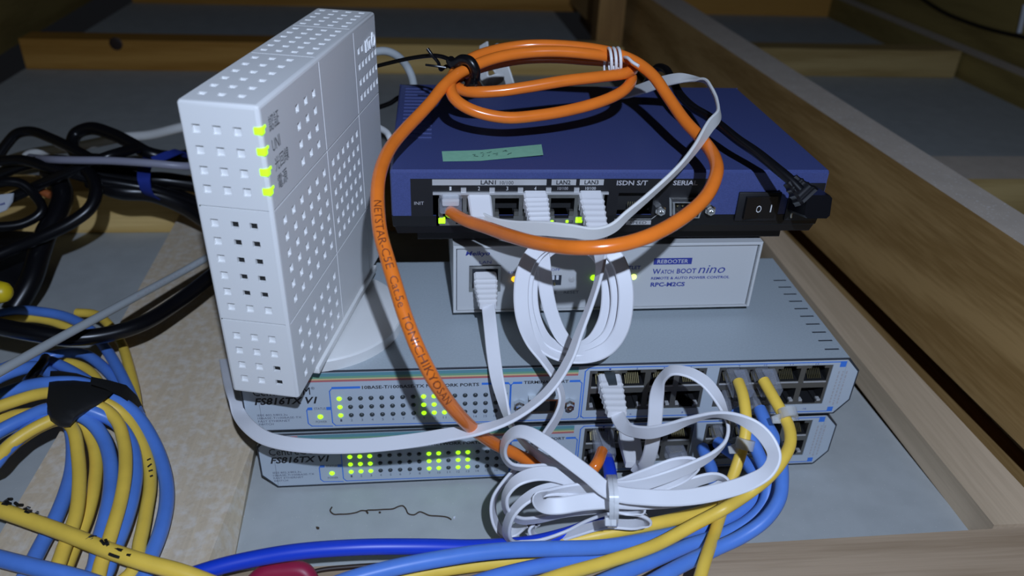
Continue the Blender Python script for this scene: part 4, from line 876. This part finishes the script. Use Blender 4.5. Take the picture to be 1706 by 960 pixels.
def pen(px, strokes):
    ik = MB()
    for a in strokes:
        q = [onto_tube(mpath, 3.5, px[0]+x, px[1]+y) for x, y in a]; tube(ik, q, .75, 6)
    ik.build('pen_mark', 'marker', MK, world=True)
def onto_tube(pa, r_, x, y):
    v = ray(x, y).normalized(); best = None
    for c in pa:
        t = (c-CAM).dot(v); dd = (CAM+v*t-c).length
        if best is None or dd < best[0]: best = (dd, t)
    t = best[1] - math.sqrt(max(0.4, r_*r_-min(best[0], r_*.97)**2)); return CAM+v*t
pen((12, 836), [[(-6, 2), (2, -4), (8, -4)], [(-8, 4), (0, 6), (6, 3)], [(-4, 0), (2, 2)]]); pen((30, 838), [[(-5, 0), (0, 4), (8, 4)]])
pen((46, 850), [[(-6, 1), (0, -4), (4, -2)], [(-4, 3), (2, 5), (6, 4)]]); pen((62, 854), [[(-2, 0), (2, 1)]])
pen((152, 900), [[(-8, 0), (0, -6), (8, -5)], [(-8, 2), (0, 5), (8, 7)], [(0, -2), (4, 2)]]); pen((174, 904), [[(-6, -3), (0, 4), (8, 2)], [(2, -4), (6, 6)]])
pen((192, 921), [[(-10, 0), (0, -6), (12, -3)], [(-10, 2), (-2, 5), (8, 8)]]); pen((214, 925), [[(-2, 0), (4, 1)]])
pm = MB()
for dy, a in ((722, [(-3, 0), (3, -3)]), (730, [(-3, 3), (3, -2)]), (738, [(-3, 2), (4, 0)]), (746, [(-2, 3), (3, 1)])):
    q = [Zp(248+x+(dy-722)*.15, dy+45+y, 31.6) for x, y in a]; tube(pm, q, .4, 6)
pm.build('pen_mark', 'marker', CY, world=True)
cable('blue_network_cable', [Zp(-60, 915, 44), Zp(0, 931, 44), Zp(60, 946, 44), Zp(130, 963, 42), Zp(210, 990, 38)], 3.6, 'blue_pvc', 'blue cable crossing the bottom left corner below the pen-marked yellow one', 'network cable')
# black tape sleeve round the coil
st_ = [((84, 618), (76, 684), 20), ((100, 618), (84, 702), 22), ((128, 622), (100, 712), 22), ((152, 630), (116, 712), 20), ((176, 640), (128, 698), 17), ((196, 648), (160, 678), 12)]
rings = []
for a, b, th in st_:
    A = Zp(*a, 46); B = Zp(*b, 46); c = (A+B)/2; u = (A-B)/2; nrm = -ray(*[(a[i]+b[i])/2 for i in (0, 1)]).normalized()
    rings.append([c + u*math.copysign(abs(math.cos(t))**.8, math.cos(t)) + nrm*math.sin(t)*th*.62 for t in [2*math.pi*i/28 for i in range(28)]])
mb = MB(); mb.loft(rings, cap=False); tape = mb.build('electrical_tape', 'black_tape', smooth=50); tag(tape, 'black electrical tape wrapped round the blue and yellow coil', 'tape')
tl = MB(); c = [Zp(150, 640, 58), Zp(175, 648, 54), Zp(200, 660, 47), Zp(222, 676, 38), Zp(236, 694, 28)]; u = [Zp(152, 628, 58), Zp(182, 634, 54), Zp(210, 642, 47), Zp(228, 660, 38), Zp(240, 684, 28)]
tl.loft([[a, b, b-fw*-.5, a-fw*-.5] for a, b in zip(c, u)]); tl.build('tape_end', 'black_tape', tape, world=True, smooth=40)
cable('twist_tie', [Zp(76, 596, 48), Zp(70, 606, 50), Zp(60, 618, 50), Zp(50, 630, 46), Zp(44, 636, 36)], 2.6, 'black_pvc', 'black tie over the blue cables left of the tape', 'cable tie')

# ---- grey and black cables at left
GL, gpath = cable('grey_network_cable', [(420, 392, 590), (350, 427, 545), (300, 455, 520), (250, 482, 492), (200, 509, 465), (150, 536, 440), (100, 563, 418), (50, 591, 396), (0, 619, 376), (-50, 648, 358)], 2.45, 'grey_pvc', 'grey network cable running straight across at left above the black cord', 'network cable')
wt = MB(); acc2 = [0]
for a, b in zip(gpath, gpath[1:]): acc2.append(acc2[-1]+(b-a).length)
for k in range(14):
    d = acc2[10]+k*5.2; i = max(j for j in range(len(acc2)) if acc2[j] <= d); c = gpath[i]; t = (gpath[i+1]-c).normalized(); f = (CAM-c).normalized(); f = (f-t*f.dot(t)).normalized(); u = f.cross(t); q = c+f*2.5
    wt.face([q-t*1.2-u*.4, q+t*1.2-u*.4, q+t*1.2+u*.4, q-t*1.2+u*.4])
wt.build('print_mark', 'print_grey', GL, world=True, smooth=0)
BK = 'black cords tangled at left'
for pts, r_, lab in (
  ([(420, 400, 575), (347, 464, 520), (292, 506, 495), (233, 541, 470), (175, 558, 458), (117, 563, 450), (58, 555, 446), (0, 544, 446), (-60, 530, 446)], 4.7, 'thick black cord curving under the grey cable across the pale plank'),
  ([(-30, 305, 600), (0, 290, 598), (40, 275, 593), (85, 268, 588), (120, 272, 583), (148, 288, 576), (160, 316, 569), (151, 345, 564), (120, 370, 559), (75, 392, 554), (25, 413, 550), (-40, 440, 542)], 4.6, 'black cord making a wide bend down to the left edge'),
  ([(-40, 320, 624), (0, 256, 624), (13, 238, 624), (28, 223, 624), (52, 219, 624), (84, 230, 619), (118, 246, 614), (160, 268, 610), (215, 290, 606), (270, 312, 612), (350, 345, 636)], 4.0, 'black cord arching highest at far left'),
  ([(240, 275, 600), (180, 268, 606), (135, 262, 614), (121, 245, 622), (126, 224, 626), (150, 214, 626), (188, 224, 622), (222, 241, 617), (250, 256, 614), (290, 262, 624), (360, 250, 648)], 5.1, 'black cord folded into a fat loop behind the grey lead'),
  ([(-30, 268, 586), (0, 268, 583), (38, 267, 581), (75, 277, 578), (110, 286, 578), (150, 298, 581), (200, 306, 586), (255, 316, 595), (330, 340, 618)], 3.9, 'black cord running level into the blue strap from the left edge'),
  ([(-30, 345, 574), (10, 333, 576), (38, 321, 578), (75, 304, 578), (112, 288, 576), (150, 272, 576), (184, 259, 578), (230, 246, 600)], 3.9, 'black cord rising diagonally to the right across the tangle'),
  ([(82, 285, 594), (98, 303, 590), (104, 328, 586), (94, 358, 578), (78, 386, 571), (66, 420, 564), (50, 470, 554), (20, 520, 546)], 7.5, 'thick black cord hanging down through the tangle'),
  ([(150, 300, 590), (200, 318, 590), (250, 322, 598), (300, 340, 610), (350, 372, 630)], 6.6, 'lowest black cord running right through the blue strap'),
  ([(-30, 312, 564), (10, 303, 566), (35, 306, 569), (55, 322, 571), (70, 350, 569), (40, 372, 564), (-30, 380, 554)], 3.5, 'black cord curling round the white tag'),
  ([(150, 288, 600), (210, 300, 605), (270, 300, 610), (340, 310, 624)], 6.3, 'black cord in the middle of the strapped bunch')):
    cable('power_cable', pts, r_, 'black_pvc', lab, 'power cord', BK)
ad = MB(); c = P(2, 432, 600); ad.frombm((lambda bm: (bmesh.ops.create_cube(bm, size=1), bmesh.ops.bevel(bm, geom=bm.edges[:], offset=.08, segments=2, affect='EDGES'), bm)[2])(bmesh.new()), None, Matrix.Translation(c) @ Matrix.Rotation(.5, 4, 'Z') @ Matrix.Rotation(.3, 4, 'Y') @ Matrix.Diagonal((52, 34, 36, 1)))
ado = ad.build('power_adapter', 'black_pvc', smooth=30); tag(ado, 'black power adapter block under the tangled cords at the left edge', 'adapter')
cable('grey_cable', [(50, 262, 606), (85, 266, 574), (125, 267, 564), (185, 268, 557), (250, 272, 554), (310, 277, 562), (380, 272, 600)], 2.8, 'lilac_pvc', 'thin lilac grey lead lying over the black cords', 'lead')
cable('white_cable', [(-10, 275, 702), (30, 262, 698), (70, 252, 696), (115, 247, 694), (160, 238, 691), (205, 229, 686), (250, 225, 684), (300, 213, 679), (360, 200, 684)], 4.2, 'flat_grey', 'pale lead running behind the tangle of black cords', 'lead')
def strap(pts, w_, m, label):
    mb = MB(); pa = path3(pts, 6); 
    rings = []
    for i, c in enumerate(pa):
        t = (pa[min(i+1, len(pa)-1)]-pa[max(0, i-1)]).normalized(); wv = (rt*.95+dn*.3); wv = (wv-t*wv.dot(t)).normalized(); nv = t.cross(wv); rings.append([c+wv*x+nv*y for x, y in ((-w_/2, -.6), (w_/2, -.6), (w_/2, .6), (-w_/2, .6))])
    mb.loft(rings); o = mb.build('velcro_strap', m, smooth=40); tag(o, label, 'strap', 'blue hook-and-loop straps'); return o
strap([(252, 262, 624), (244, 272, 600), (240, 285, 583), (240, 300, 576), (244, 318, 581), (256, 329, 595), (272, 332, 614)], 9, 'velcro_blue', 'blue hook-and-loop strap round the bunch of black cords')
strap([(255, 268, 590), (270, 262, 593), (288, 255, 598), (300, 252, 607), (310, 262, 617)], 7, 'velcro_blue', 'loose blue strap end above the grey lead, touching the fibre unit')
tg = MB(); q = [P(-14, 326, 554), P(22, 322, 557), P(20, 336, 553), P(10, 350, 550), P(-14, 360, 547)]; tg.loft([q, [p+fw*1 for p in q]]); tgo = tg.build('paper_tag', 'label_white', smooth=0); tag(tgo, 'small white tag on a black cord at the left edge', 'tag')
tk = MB(); q = P(2, 341, 551)-fw*.6
for i in range(3): tk.add(*boxat(q+rt*i*1.2-dn*.4*i, rt, dn, fw, .7, 1.2, .3))
tk.build('print_mark', 'print_navy', tgo, world=True, smooth=0)
yp = MB(); yp.lathe(P(-8, 487, 430), rt, [(.1, -9), (5.2, -8.5), (6.4, -6), (6.4, 2), (5.2, 6.5), (3, 8.4), (.1, 9)], 18); ypo = yp.build('round_connector', 'yellow_plug', smooth=40); tag(ypo, 'round bright yellow cap at the left edge below the black cords', 'cap')
oc = MB(); oc.lathe(P(76, 322, 587), rt+dn*.5, [(.1, -4.5), (2.6, -4), (3.2, 0), (2.6, 4), (.1, 4.5)], 12); oco = oc.build('wire_nut', 'rust', smooth=40); tag(oco, 'small rust-orange connector caught in the black tangle', 'connector')

# ---- behind the router
cable('grey_network_cable', [onY(600, 92, 150), onY(640, 85, 158), onY(660, 92, 162), onY(676, 108, 166), onY(686, 128, 166), onY(690, 150, 166), onY(692, 185, 170), onY(690, 260, 190)], 2.6, 'grey_pvc', 'grey cable arching from behind the fibre unit down behind the router', 'network cable')
cable('black_cable', [onY(628, 180, 190), onY(650, 172, 185), onY(668, 162, 182), onY(684, 170, 182), onY(700, 190, 182)], 1.6, 'black_pvc', 'thin black lead in the gap between fibre unit and router', 'lead')
cable('grey_cable', [onY(630, 212, 100), onY(645, 222, 105), onY(652, 236, 105), onY(660, 262, 105)], 2.0, 'flat_grey', 'pale lead in the gap beside the fibre unit, lower one', 'lead')
flat('flat_network_cable', [(806, 74, 520, 14), (807, 100, 512, 14), (806, 122, 508, 14), (812, 135, 506, 16), (832, 128, 510, 15), (822, 104, 516, 14), (826, 80, 530, 14), (850, 140, 540, 12), (860, 200, 560, 12)], 'flat_grey', 'white flat cable end standing up behind the orange coil')

# ---- router power cord with its angled plug
PCD, _ = cable('power_cable', [(1050, 190, 540), (1070, 150, 505), (1085, 126, 484), (1095, 113, 474), (1108, 115, 464), (1119, 131, 450), (1133, 158, 434), (1154, 179, 420), (1179, 194, 407), (1203, 212, 396), (1229, 233, 386), (1260, 254, 377), (1294, 281, 369), (1318, 301, 365), (1334, 318, 363)], 2.4, 'black_pvc', 'black power cord lying over the blue router into its right-hand socket', 'power cord', None)
pl = MB(); boot(pl, RP(208.5, 15.5, -1), RP(207.2, 10.5, 20), 14, 12.5, 14.5, 11.5, XU, n=8); pl.build('plug', 'black_pvc', PCD, world=True, smooth=30)
pl = MB(); boot(pl, P(1316, 300, 366), P(1344, 330, 366), 6.5, 11, 6, 10, rt, ribs=3, rib=.4); pl.build('strain_relief', 'black_pvc', PCD, world=True, smooth=30)
# ---- far right: sagging wire and a hanging lead
def onbeam(x, y): v = ray(x, y); t = (862+(1300-CAM.y)*.032-3.0-CAM.x)/(v.x+.032*v.y); return CAM+v*t
cable('black_wire', [onbeam(1500, -28), onbeam(1540, 0), onbeam(1572, 20), onbeam(1610, 36), onbeam(1650, 49), onbeam(1706, 62), onbeam(1780, 76)], 2.6, 'black_pvc', 'black wire sagging along the far dark beam at upper right', 'wire')
cable('white_cable', [onbeam(1708, 8), onbeam(1703, 33), onbeam(1698, 55)], 3.4, 'label_white', 'short white lead at the upper right edge', 'lead')
# ---- on the board
TH = [(553, 845), (550, 851), (556, 857), (566, 857), (580, 856.5), (594, 854), (602, 851), (611, 852), (613, 856), (610, 851), (625, 850), (640, 849), (655, 848), (664, 844), (671, 843), (676, 848), (680, 856), (690, 858), (699, 853), (706, 855), (715, 859), (730, 860), (745, 862), (752, 866)]
cable('dry_rootlet', [Zp(x, y, .45) for x, y in TH], .38, 'thread', 'thin dark curled rootlet lying on the grey board below the switches', 'rootlet', n_per=3, n=6)
for px, m, lab, s_ in (((757, 862), 'label_white', 'white crumb at the end of the dark rootlet', 1.1), ((529, 880), 'thread', 'dark crumb on the board left of the rootlet', 1.0), ((633, 854), 'thread', 'dark crumb just below the middle of the rootlet', .8)):
    b = MB(); bm = bmesh.new(); bmesh.ops.create_icosphere(bm, subdivisions=1, radius=s_)
    for v in bm.verts: v.co *= random.uniform(.7, 1.2)
    b.frombm(bm, None, Matrix.Translation(Zp(*px, s_*.5))); o = b.build('crumb', m, smooth=0); tag(o, lab, 'crumb')
